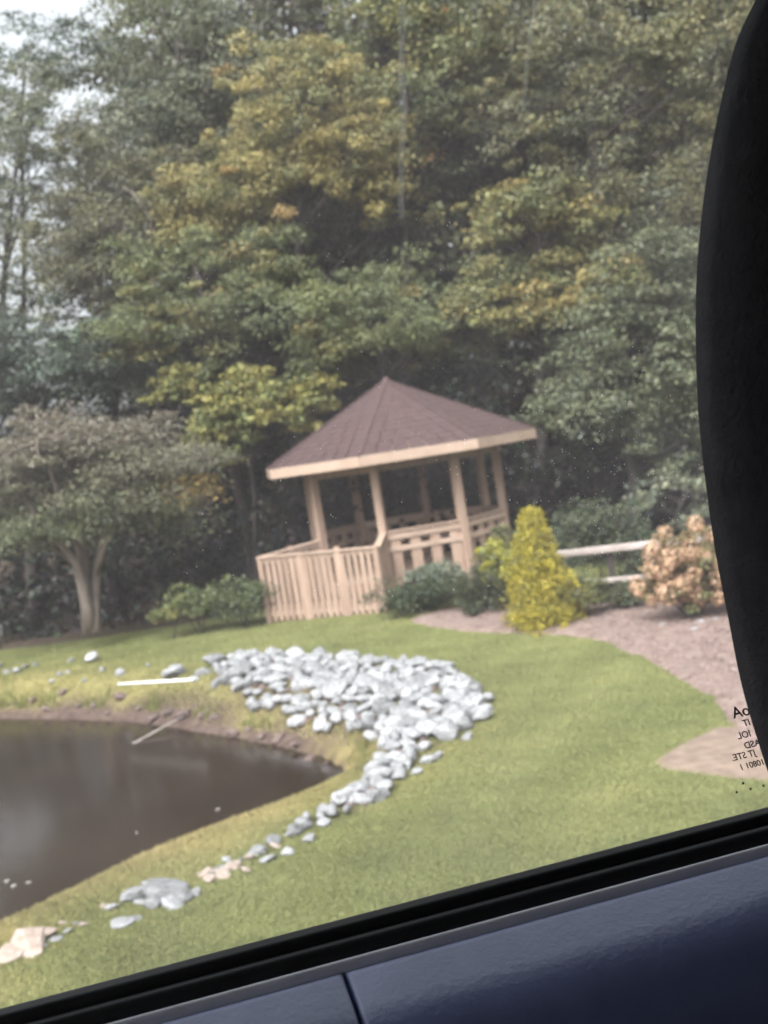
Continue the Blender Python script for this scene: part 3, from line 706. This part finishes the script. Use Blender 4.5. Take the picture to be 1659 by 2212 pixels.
# ------------------------------------------------------------------ fence
def fence():
    Yf = 17.3; P = [at(1150, 1198, Yf+.45), at(1318, 1185, Yf), at(1470, 1168, Yf-.4), at(1640, 1148, Yf-.85)]
    zt = [P[1].z]*4
    root = empty('rail_fence', (P[1].x, P[1].y, h1(P[1].x, P[1].y))); B = root.location.copy()
    for i in range(3):
        for dz, nm in ((0, 'rail'), (-.50, 'rail')):
            mb = MB(); a = Vector((P[i].x, P[i].y, zt[i]+dz+random.uniform(-.01, .01))); b = Vector((P[i+1].x, P[i+1].y, zt[i+1]+dz+random.uniform(-.01, .01)))
            d = (b-a).normalized(); mb.beam(a - d*.08 - B, b + d*.08 - B, .09 if i % 2 else .085, .115 if dz == 0 else .085, bev=.02); mb.build(nm, M['greywood'], root)
    for i in range(4):
        z = h1(P[i].x, P[i].y); mb = MB(); y = P[i].y+.11
        mb.beam(Vector((P[i].x, y, z-.2)) - B, Vector((P[i].x, y, zt[i]-.02)) - B, .10, .10, up=Vector((0, 1, 0)), bev=.02); mb.build('post', M['bark'], root)
    tag(root, 'weathered two-rail wooden fence between the golden conifer and flowering shrub', 'fence')
fence()

# ------------------------------------------------------------------ rocks
def rock_mesh(seed):
    import bmesh
    bm = bmesh.new(); bmesh.ops.create_icosphere(bm, subdivisions=2, radius=.5); r = random.Random(seed)
    cuts = [(Vector((r.uniform(-1, 1), r.uniform(-1, 1), r.uniform(-1, 1))).normalized(), r.uniform(.28, .42)) for _ in range(9)]
    sx, sy, sz = r.uniform(.9, 1.3), r.uniform(.75, 1.05), r.uniform(.55, .8); off = Vector((seed*3.1, 0, 0))
    for v in bm.verts:
        for n_, dd in cuts:
            k = v.co.dot(n_) - dd
            if k > 0: v.co -= n_*k*.92
        v.co *= 1 + .14*noise.noise(v.co*3.5+off)
        v.co.x *= sx; v.co.y *= sy; v.co.z *= sz
    me = bpy.data.meshes.new('rock'); bm.to_mesh(me); bm.free(); return me
RM = [rock_mesh(i) for i in range(9)]
for m_ in RM: m_.materials.append(M['rock'])
def rm_variant(m):
    out = []
    for q in RM:
        c = q.copy(); c.materials.clear(); c.materials.append(m); out.append(c)
    return out
RT = rm_variant(M['tanrock']); RB = rm_variant(M['bankrock'])
ROCKXY = []
def rock(x, y, s, label, group=None, ms=RM, lift=0., name='rock', flat=1.):
    o = bpy.data.objects.new(name, random.choice(ms)); COL.objects.link(o)
    z = h1(x, y); o.scale = (s*random.uniform(.85, 1.2), s*random.uniform(.85, 1.2), s*random.uniform(.8, 1.1)*flat)
    o.location = (x, y, z + s*.16*flat + lift); o.rotation_euler = (random.uniform(-.35, .35), random.uniform(-.35, .35), random.uniform(0, 6.28))
    ROCKXY.append((x, y, s)); return tag(o, label, 'rock', group)
pts = []
x0, y0 = BAND.min(0); x1, y1 = BAND.max(0)
tries = 0
while len(pts) < 292 and tries < 40000:
    tries += 1
    x, y = random.uniform(x0, x1), random.uniform(y0, y1)
    if poly_sd(BAND, np.array([x]), np.array([y]))[0] > -.02: continue
    if y < 10.2: s = random.uniform(.09, .22)
    else: s = random.choice((random.uniform(.14, .24), random.uniform(.20, .36)))
    if any((x-a)**2+(y-b)**2 < (.355*(s+c))**2 for a, b, c in pts): continue
    pts.append((x, y, s))
pts.sort(key=lambda q: -q[2])
for x, y, s in pts[:182]:
    zone = 'heaped in the narrow tail of the rock band near the water' if y < 10.6 else ('in the wide right-hand tip of the heaped rock band' if x > .55 else
            ('in the broad middle of the heaped rock band, facing the gazebo' if x > -1.2 else 'at the thin far-left end of the heaped rock band'))
    rock(x, y, s*1.05, ('large' if s > .27 else 'small') + ' pale angular rock ' + zone, 'rocks heaped round the pond end', lift=random.uniform(-.01, .05))
def prock(px, py, s, label, ms=RM, flat=1., group=None, lift=0):
    p = onz(px, py, 0.); z = h1(p.x, p.y); p = onz(px, py, z+.03); return rock(p.x, p.y, s, label, group, ms, lift, flat=flat)
def rubble():
    V = []; F = []; C = 0; n = 0
    import itertools
    base = [np.array([v.co[:] for v in m.vertices]) for m in RM[:4]]; fc = [np.array([p.vertices[:] for p in m.polygons]) for m in RM[:4]]
    while n < 420:
        x, y = random.uniform(x0, x1), random.uniform(y0, y1)
        if poly_sd(BAND, np.array([x]), np.array([y]))[0] > -.05: continue
        i = n % 4; s = random.uniform(.05, .12); a = random.uniform(0, 6.28); R = np.array([[math.cos(a), -math.sin(a), 0], [math.sin(a), math.cos(a), 0], [0, 0, 1]])
        V.append(base[i]@R.T*s + np.array([x, y, h1(x, y)+.02])); F.append(fc[i]+C); C += len(base[i]); n += 1
    tag(mesh_obj('rock_rubble', np.concatenate(V), np.concatenate(F), M['bankrock']), 'small stone rubble filling the gaps between the heaped rocks', 'rubble', kind='stuff')
rubble()
def small_rocks():
    base = [np.array([v.co[:] for v in m.vertices]) for m in RM]; fc = [np.array([p.vertices[:] for p in m.polygons]) for m in RM]; V = []; F = []; C = 0
    for x, y, s in pts[182:]:
        i = random.randrange(len(base)); a = random.uniform(0, 6.28); R = np.array([[math.cos(a), -math.sin(a), 0], [math.sin(a), math.cos(a), 0], [0, 0, 1]])
        V.append(base[i]@R.T*s*1.05 + np.array([x, y, h1(x, y)+s*.16+random.uniform(0, .05)])); F.append(fc[i]+C); C += len(base[i])
    tag(mesh_obj('small_rocks', np.concatenate(V), np.concatenate(F), M['rock']), 'smaller pale stones wedged between the large rocks of the heaped band', 'stones', kind='stuff')
small_rocks()
GL = 'rocks strewn on the far bank at the left'
prock(375, 1452, .42, 'large white rock behind the end of the white pipe', flat=.9)
prock(208, 1492, .36, 'pale rock on the far bank below the left end of the pipe')
prock(258, 1450, .20, 'small white rock alone in the grass above the white pipe')
for px, py, s in ((40, 1474, .22), (62, 1482, .16), (18, 1476, .14), (110, 1462, .14), (128, 1452, .12), (150, 1470, .12), (88, 1490, .15), (180, 1462, .10), (5, 1488, .16), (-40, 1470, .25), (-90, 1480, .22), (225, 1470, .13), (165, 1492, .12)):
    prock(px, py, s, 'small pale rock strewn along the far bank left of the pipe', group=GL)
for px, py, s in ((470, 1472, .2), (440, 1452, .2), (420, 1460, .16), (500, 1500, .16), (560, 1512, .14), (455, 1488, .15), (600, 1528, .15), (535, 1500, .13), (330, 1490, .12), (390, 1495, .14)):
    prock(px, py, s, 'loose pale rock in the grass between the pipe and the heaped rocks', group='loose rocks by the pipe')
for px, py, s in ((925, 1640, .17), (940, 1632, .14), (900, 1665, .13), (1010, 1590, .14)):
    prock(px, py, s, 'stray pale rock on the lawn just outside the heaped band', group='stray rocks outside the band')
# near bank groups
for px, py, s in ((700, 1775, .17), (640, 1795, .18), (665, 1810, .13), (590, 1815, .14), (620, 1838, .14), (560, 1835, .16), (580, 1852, .13)):
    prock(px, py, s, 'small pale rock in the thin line on the near bank below the heaped band', group='thin line of rocks on the near bank')
line = [(655, 1780), (600, 1812), (540, 1845), (470, 1880), (400, 1908), (310, 1938), (220, 1972), (130, 2005), (60, 2036)]
for i in range(44):
    t = random.uniform(0, len(line)-1.001); q = int(t); t -= q; px = line[q][0]*(1-t)+line[q+1][0]*t; py = line[q][1]*(1-t)+line[q+1][1]*t
    prock(px + random.gauss(0, 10), py + random.gauss(0, 9), random.uniform(.05, .13), 'small stone strung along the near bank down to the tan slab', random.choice((RM, RM, RT)), .6, 'stones strung along the near bank')
for px, py, s in ((505, 1868, .15), (480, 1885, .16), (530, 1872, .11), (455, 1895, .12)):
    prock(px, py, s, 'flat brownish stone among dry grass on the near bank', RT, .6, 'flat brown stones on the near bank')
prock(352, 1925, .34, 'largest of the white rocks clustered on the near bank', flat=.75)
for px, py, s in ((300, 1930, .24), (395, 1935, .22), (330, 1950, .18), (372, 1948, .2), (420, 1925, .13), (275, 1940, .13), (240, 1955, .12)):
    prock(px, py, s, 'white rock clustered beside the largest one on the near bank', group='white rocks clustered on the near bank', flat=.8)
prock(262, 1990, .17, 'lone pale stone below the near cluster', flat=.6); prock(290, 1980, .10, 'pebble-sized stone touching the lone stone below the near cluster', flat=.6)
prock(92, 2018, .22, 'pale flat stone at the upper end of the tan slab', RT, .6)
prock(58, 2040, .40, 'large tan slab-like rock at the near left edge of the pond', RT, .5)
prock(20, 2058, .24, 'tan stone at the lower end of the tan slab', RT, .6)
# brown rocks at the far waterline
for i in range(24):
    px = -60 + i*33 + random.uniform(-6, 6); yb = np.interp(px, [-100, 150, 300, 400, 500, 600, 700, 760], [1545, 1545, 1552, 1566, 1586, 1604, 1628, 1650])
    p = onz(px, yb - random.uniform(0, 26), WZ+.12); s = random.uniform(.12, .26)
    rock(p.x, p.y, s, 'muddy brown rock half sunk in the far waterline of the pond', 'brown rocks along the far waterline', RB)

# ------------------------------------------------------------------ pipe and pole
a = onz(255, 1478, .10); b = onz(418, 1468, .16); mb = MB(); mb.tube([a, a.lerp(b, .5), b], [.021, .021, .021], 10)
tag(mb.build('pipe', M['pipe'], smooth=True), 'thin white pipe lying on the far bank beside the rocks', 'pipe')
a = onz(278, 1612, WZ-.02); b = at(398, 1560, onz(398, 1562, WZ+.05).y + .05); b.z = h1(b.x, b.y)+.06 if h1(b.x, b.y) > WZ else WZ+.08
mb = MB(); mb.tube([a, a.lerp(b, .4), b], [.012, .013, .014], 8)
tag(mb.build('pole', M['greywood'], smooth=True), 'pale thin pole slanting into the pond from the far bank', 'pole')
# a few floating leaves; the first fleck is a reflection painted on the water
for px, py in ((295, 1800), (430, 1815), (412, 1820), (445, 1808), (30, 1915), (15, 1905), (62, 1908), (560, 1760), (470, 1750)):
    p = onz(px, py, WZ+.004); v, f, c = leaf_arrays(np.array([[0, 0, .008]]), np.array([[0, 0, 30.]]), .07, np.array([[.5, .48, .45]]), .1)
    v[:, 2] = np.maximum(v[:, 2], .002)
    o = mesh_obj('leaf_reflection_fleck', v, f, M['leaf'], tint=('leaf_tint', c), loc=p); tag(o, 'pale fleck on the dark pond, floating leaves with one painted reflection', 'leaf', 'leaves floating on the pond')

# ------------------------------------------------------------------ bark chips and grass
def in_any(x, y, m=0.0):
    return (poly_sd(MULCH, x, y) < m) | (poly_sd(DIRT, x, y) < m*1.6)
def chips():
    n = 9000; A = MULCH; x = rng.uniform(-1, 9, n*3); y = rng.uniform(9, 20, n*3); k = poly_sd(A, x, y) < -.05; x, y = x[k][:n], y[k][:n]
    C = np.column_stack([x, y, H(x, y)+.06]); nm = np.tile([0, 0, 1.], (len(x), 1))
    pal = np.array([[.14, .092, .085], [.26, .19, .178], [.36, .29, .27], [.21, .15, .14]]); c = pal[rng.choice(4, len(x), p=[.35, .35, .1, .2])]
    v, f, c = leaf_arrays(C, nm*2, .05, c, .2, 2.2, 1.0)
    tag(mesh_obj('bark_chips', v, f, M['grassblade'], tint=('leaf_tint', c)), 'scattered bark chips covering the mulch bed', 'bark chips', kind='stuff')
chips()
for px, py, s in ((1515, 1345, .16), (1500, 1362, .14), (1470, 1318, .12), (1430, 1352, .12), (1545, 1340, .12)):
    prock(px, py, s, 'grey stone lying in the mulch bed in front of the flowering shrub', flat=.7, group='stones lying in the mulch bed', lift=.03)

def grass():
    out = []
    n = 620000
    # even over the picture: nearer ground gets more blades
    y = 6.0*(23.6/6.0)**rng.uniform(0, 1, n); x = rng.uniform(-.42, .42, n)*y + rng.uniform(-.6, .6, n)
    s = poly_sd(POND, x, y)
    k = (s > np.where(y > 12.8, rng.uniform(.12, .55, n), .04)) & ~in_any(x, y, .03 - .30*rng.uniform(0, 1, n)**2.2) & (y < 22.6 + .12*np.clip(GX-x, 0, 30)); x, y, s = x[k], y[k], s[k]
    z = H(x, y); n = len(x)
    nzv = np.sin(x*1.3+np.sin(y*.9)*2)*np.sin(y*1.1+np.cos(x*.7)*2); nz2 = np.sin(x*4.1+y*2.3)*np.sin(y*5.3-x*1.7)
    dry = np.clip((1-sstep(.1, 1.8, s)) + .20*nzv + .12*nz2, 0, 1)*np.where(y > 12.5, .6, 1)
    green = np.array([.182, .195, .078]); gold = np.array([.29, .235, .11])
    c = green*(1-dry[:, None]) + gold*dry[:, None]; c *= (1 + .16*nzv + .10*nz2)[:, None]*rng.uniform(.85, 1.15, n)[:, None]
    hgt = (rng.uniform(.010, .024, n) + .05*np.clip(1-sstep(.05, 1.0, s), 0, 1)*rng.uniform(0, 1, n)**2); w = .0045 + y*.00055
    a = rng.uniform(0, 2*math.pi, n); dx, dy = np.cos(a)*w, np.sin(a)*w; lx, ly = rng.normal(0, .5, n)*hgt, rng.normal(0, .5, n)*hgt
    v = np.stack([np.column_stack([x-dx, y-dy, z-.005]), np.column_stack([x+dx, y+dy, z-.005]), np.column_stack([x+lx, y+ly, z+hgt])], 1).reshape(-1, 3)
    tag(mesh_obj('lawn_grass', v, np.arange(3*n).reshape(-1, 3), M['grassblade'], tint=('leaf_tint', np.repeat(c, 3, 0))), 'short mown grass turning dry and yellow by the pond', 'grass', kind='stuff')
grass()

# tufts of longer grass on the far bank
def tufts():
    n = 26000; px = rng.uniform(-40, 800, n)
    yy = np.interp(px, [-40, 300, 500, 700, 800], [1515, 1520, 1545, 1590, 1620]) + rng.normal(0, 12, n)
    P = np.array([onz(a, b, -.15)[:2] for a, b in zip(px, yy)]); x, y = P[:, 0], P[:, 1]; s = poly_sd(POND, x, y); cl = np.sin(x*3.1)*np.sin(y*4.3+x)
    k = (s > .22) & (cl > -.25); x, y = x[k], y[k]; z = H(x, y); n = len(x)
    hgt = rng.uniform(.06, .17, n); w = .010; a = rng.uniform(0, 6.28, n); dx, dy = np.cos(a)*w, np.sin(a)*w; lx, ly = rng.normal(0, .4, n)*hgt, rng.normal(0, .4, n)*hgt
    c = np.array([.155, .175, .055])*rng.uniform(.6, 1.35, (n, 1)); m = rng.uniform(0, 1, n) < .2; c[m] = np.array([.26, .21, .10])
    v = np.stack([np.column_stack([x-dx, y-dy, z-.01]), np.column_stack([x+dx, y+dy, z-.01]), np.column_stack([x+lx, y+ly, z+hgt])], 1).reshape(-1, 3)
    tag(mesh_obj('bank_grass', v, np.arange(3*n).reshape(-1, 3), M['grassblade'], tint=('leaf_tint', np.repeat(c, 3, 0))), 'longer tufted grass hanging over the far bank of the pond', 'grass', kind='stuff')
tufts()

# ------------------------------------------------------------------ the car round the camera
CO = CWp(0, .625, 1.79)
CAR = empty('car', CO)
def cw(s, u, z): return CWp(s, u, z) - CO
BELT = CAM_Z - .273
def extrude(prof, s0, s1, name, m, parent=CAR, nseg=24, smooth=True, closed=False, endr=0.0):
    """prof: (u, dz below belt) points; swept along the door"""
    k = len(prof); v = []; f = []
    ss = [(s0 + (s1-s0)*i/nseg, 0) for i in range(nseg+1)]
    if endr:                                        # rolled ends where two pieces meet
        ss = [(s0, endr), (s0+endr*.3, endr*.3), (s0+endr, 0)] + ss[1:-1] + [(s1-endr, 0), (s1-endr*.3, endr*.3), (s1, endr)]
    nseg = len(ss)-1
    for s, q in ss:
        for u, dz in prof: v.append(cw(s, u-q, BELT+dz-q*.8))
    for i in range(nseg):
        for j in range(k if closed else k-1):
            a, b = i*k+j, i*k+(j+1) % k; f.append((a, b, b+k, a+k))
    f += [tuple(range(k-1, -1, -1)), tuple(range(nseg*k, nseg*k+k))] if closed else []
    o = mesh_obj(name, v, f, m, parent, smooth=smooth)
    return o
def rounded(pts, r=.004, n=4):
    out = []
    for i in range(len(pts)):
        p0, p1, p2 = Vector(pts[i-1]), Vector(pts[i]), Vector(pts[(i+1) % len(pts)])
        rr = min(r, (p0-p1).length*.45, (p2-p1).length*.45); a = p1+(p0-p1).normalized()*rr; b = p1+(p2-p1).normalized()*rr
        for k in range(n+1):
            t = k/n; out.append(tuple(a*(1-t)**2 + p1*2*t*(1-t) + b*t*t))
    return out
S0, S1 = -1.0, 1.35
d_ = ray(757, 2110); F_ = CWp(0, .06, 0); k_ = ((F_-Vector((0, 0, CAM_Z))).dot(N))/d_.dot(N); SEAM = (Vector((0, 0, CAM_Z))+d_*k_ - F_).dot(E); print('SEAM', SEAM)
door = extrude(rounded([(.0375, -.0122), (.042, -.0117), (.082, -.025), (.110, -.070), (.116, -.30), (.116, -.85), (.0, -.85), (.0, -.03), (.033, -.03)], .05, 8), SEAM+.0008, S1, 'door_panel', M['vinyl'], closed=True, nseg=40, endr=.003)
# seam: the panel ahead is its own piece with a rounded end
door2 = extrude(rounded([(.0375, -.0122), (.042, -.0117), (.082, -.025), (.110, -.070), (.116, -.30), (.116, -.85), (.0, -.85), (.0, -.03), (.033, -.03)], .05, 8), S0, SEAM-.0008, 'door_panel', M['vinyl'], closed=True, nseg=40, endr=.003)
extrude(rounded([(-.004, .000), (.010, .002), (.012, -.003), (.012, -.05), (-.004, -.05)], .003), S0, S1, 'window_seal', M['rubber'], closed=True)
extrude(rounded([(.0125, -.0045), (.022, -.002), (.025, -.0075), (.024, -.05), (.0125, -.05)], .003), S0, S1, 'seal_lip', M['rubber'], closed=True)
extrude(rounded([(.0295, -.0085), (.0325, -.008), (.0338, -.0102), (.0338, -.05), (.0295, -.05)], .0012), S0, S1, 'trim_strip', M['strip'], closed=True)
extrude([(-.02, -.01), (-.008, -.004), (-.006, -.05), (-.03, -.8), (-.06, -.8)], S0, S1, 'outer_sill', M['rubber'], closed=True)
# glass
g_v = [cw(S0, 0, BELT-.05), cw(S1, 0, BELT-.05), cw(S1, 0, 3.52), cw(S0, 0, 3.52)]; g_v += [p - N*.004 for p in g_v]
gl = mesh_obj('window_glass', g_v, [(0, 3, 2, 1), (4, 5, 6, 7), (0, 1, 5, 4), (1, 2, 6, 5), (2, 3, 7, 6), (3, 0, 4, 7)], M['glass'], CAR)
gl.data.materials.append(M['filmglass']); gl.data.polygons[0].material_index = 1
def onglass(px, py, u=.0006):
    d = ray(px, py); C = Vector((0, 0, CAM_Z)); F = CWp(0, u, 0); k = ((F-C).dot(N))/d.dot(N); return C + d*k
# printed mirrored letters and dots on the glass
def text_on_glass(txt, px, py, size, nm='printed_lettering', shear=.25, mirror=True):
    cu = bpy.data.curves.new(nm, 'FONT'); cu.body = txt; cu.size = size; cu.shear = shear; cu.extrude = .0001
    cu.offset = size*.012
    tmp = bpy.data.objects.new(nm, cu); COL.objects.link(tmp)
    dg = bpy.context.evaluated_depsgraph_get(); me = bpy.data.meshes.new_from_object(tmp.evaluated_get(dg)); bpy.data.objects.remove(tmp)
    w = max(v.co.x for v in me.vertices); p = onglass(px, py) - CO
    for v in me.vertices:
        x, y, z = v.co; x = (w - x) if mirror else x
        v.co = p + E*x + Vector((0, 0, 1))*y + N*z
    me.materials.clear(); me.materials.append(M['ink']); o = bpy.data.objects.new(nm, me); COL.objects.link(o); o.parent = gl; return o
for txt, px, py, sz in (('oA', 1585, 1552, .0105), ('IT', 1604, 1570, .0062), ('IOL', 1595, 1597, .0062), ('ASD', 1609, 1618, .0062), ('JT STE.', 1583, 1644, .0060), ('10801 1', 1600, 1664, .0056)):
    text_on_glass(txt, px, py, sz)
for px, py in ((1605, 1692), (1591, 1711), (1621, 1704), (1649, 1697)):
    p = onglass(px, py) - CO; mb = MB(); mb.tube([p, p+N*.0002], [.0008, .0008], 8)
    mb.build('printed_dot', M['ink'], gl)
# dried water marks
mb = MB()
for i in range(520):
    px = random.gauss(1290, 130) if i % 2 else random.uniform(350, 1500); py = random.gauss(1010, 130) if i % 2 else random.uniform(450, 1300)
    p = onglass(px, py, .0009) - CO; r = random.uniform(.00018, .00042); e = E*r; u = Vector((0, 0, r*random.uniform(.8, 1.8)))
    mb.add([p-e, p-u, p+e, p+u], [(0, 1, 2, 3)])
mb.build('water_spots', M['spot'], gl)['kind'] = 'stuff'
def streak(pts, w):
    mb = MB(); P = [onglass(x, y, .0008) - CO for x, y in pts]; v = []
    for i, p in enumerate(P): k = w*(.7+.5*random.random()); v += [p-E*k, p+E*k]
    mb.add(v, [(2*i, 2*i+1, 2*i+3, 2*i+2) for i in range(len(P)-1)]); mb.build('water_streak', M['streak'], gl)
streak([(868, -40), (869, 60), (867, 150), (870, 230), (868, 320), (866, 420), (868, 470)], .0022)
streak([(1160, -30), (1148, 60), (1138, 120), (1136, 180), (1128, 240)], .0014)
streak([(470, -40), (472, 0), (470, 30), (471, 48)], .0012)
# pillar: its outline at its own depth in front of the glass
UP = .075
def onpl(px, py, u):
    d = ray(px, py); C = Vector((0, 0, CAM_Z)); F = CWp(0, u, 0); k = ((F-C).dot(N))/d.dot(N); return C + d*k
pil_px = [(1700, -160), (1665, -80), (1632, 0), (1594, 80), (1566, 180), (1535, 330), (1514, 480), (1503, 640), (1506, 850), (1519, 1000), (1543, 1180), (1572, 1330), (1602, 1480), (1640, 1610), (1690, 1760), (1740, 1900)]
v = []; f = []
rows = [onpl(x, y, UP) for x, y in pil_px]
prof = [(.10, -.06), (.055, -.035), (.012, -.008), (.0, 0.0), (.004, .012), (.014, .026), (.035, .042), (.07, .054), (.12, .060), (.18, .058), (.26, .040), (.30, -.02), (.30, -.06)]  # (along +E, towards camera)
# finer rows
fine = []
for i in range(len(rows)-1):
    p0, p1, p2, p3 = rows[max(0, i-1)], rows[i], rows[i+1], rows[min(len(rows)-1, i+2)]
    for j in range(4):
        t = j/4; fine.append(.5*((2*p1) + (p2-p0)*t + (2*p0-5*p1+4*p2-p3)*t*t + (3*p1-p0-3*p2+p3)*t*t*t))
fine.append(rows[-1])
for p in fine:
    for e_, n_ in prof: v.append(p - CO + E*e_ + N*n_)
k = len(prof)
for i in range(len(fine)-1):
    for j in range(k-1): a = i*k+j; f.append((a, a+k, a+k+1, a+1))
    f.append((i*k+k-1, (i+1)*k+k-1, (i+1)*k, i*k))
f += [tuple(range(k)), tuple(range((len(fine)-1)*k+k-1, (len(fine)-1)*k-1, -1))]
mesh_obj('pillar_trim', v, f, M['pillar'], CAR, smooth=True)
# rest of the cabin: roof, floor, ends, far side with its windows
def cbox(name, s0, s1, u0, u1, z0, z1, m='cabin'):
    c = [(s, u, z) for z in (z0, z1) for u in (u0, u1) for s in (s0, s1)]
    return mesh_obj(name, [cw(*p) for p in c], [(0, 2, 3, 1), (4, 5, 7, 6), (0, 1, 5, 4), (2, 6, 7, 3), (0, 4, 6, 2), (1, 3, 7, 5)], M[m], CAR)
cbox('roof_lining', -1.65, 1.9, -.03, 1.45, 3.53, 3.58)  # out of view; run forward to cut windshield light on the door panel
cbox('floor_pan', -1.9, 1.9, -.05, 1.45, 2.0, 2.06)
cbox('far_door', -1.0, 1.9, 1.40, 1.46, 2.06, 2.93)
cbox('rear_panel', 1.85, 1.9, 0.0, 1.40, 2.06, 3.52)
cbox('dashboard', -1.9, -1.0, -.02, 1.40, 2.06, 3.12)  # out of view; raised to narrow the windshield opening and darken the cabin
cbox('rear_side_panel', .62, 1.85, -.045, -.008, BELT, 3.525)
cbox('seat_back', .25, .42, .45, 1.25, 2.3, 3.15)
cbox('seat_cushion', -.35, .30, .45, 1.25, 2.20, 2.36)
cbox('front_pillar', -1.10, -1.01, -.02, .03, 2.90, 3.53)  # out of view; made wide to hold back windshield light
fg = cbox('far_window_glass', -1.0, 1.8, 1.42, 1.424, 2.93, 3.53, 'tint')  # out of view; glass darkened to keep light off the door panel
wv = [cw(-1.9, -.02, 3.1), cw(-1.9, 1.42, 3.1), cw(-1.62, 1.42, 3.56), cw(-1.62, -.02, 3.56)]
mesh_obj('windshield', wv + [p + E*.005 for p in wv], [(0, 1, 2, 3), (7, 6, 5, 4), (0, 4, 5, 1), (1, 5, 6, 2), (2, 6, 7, 3), (3, 7, 4, 0)], M['glass'], CAR)
tag(CAR, 'dark car interior with navy door top, dusty side window and black pillar', 'car')
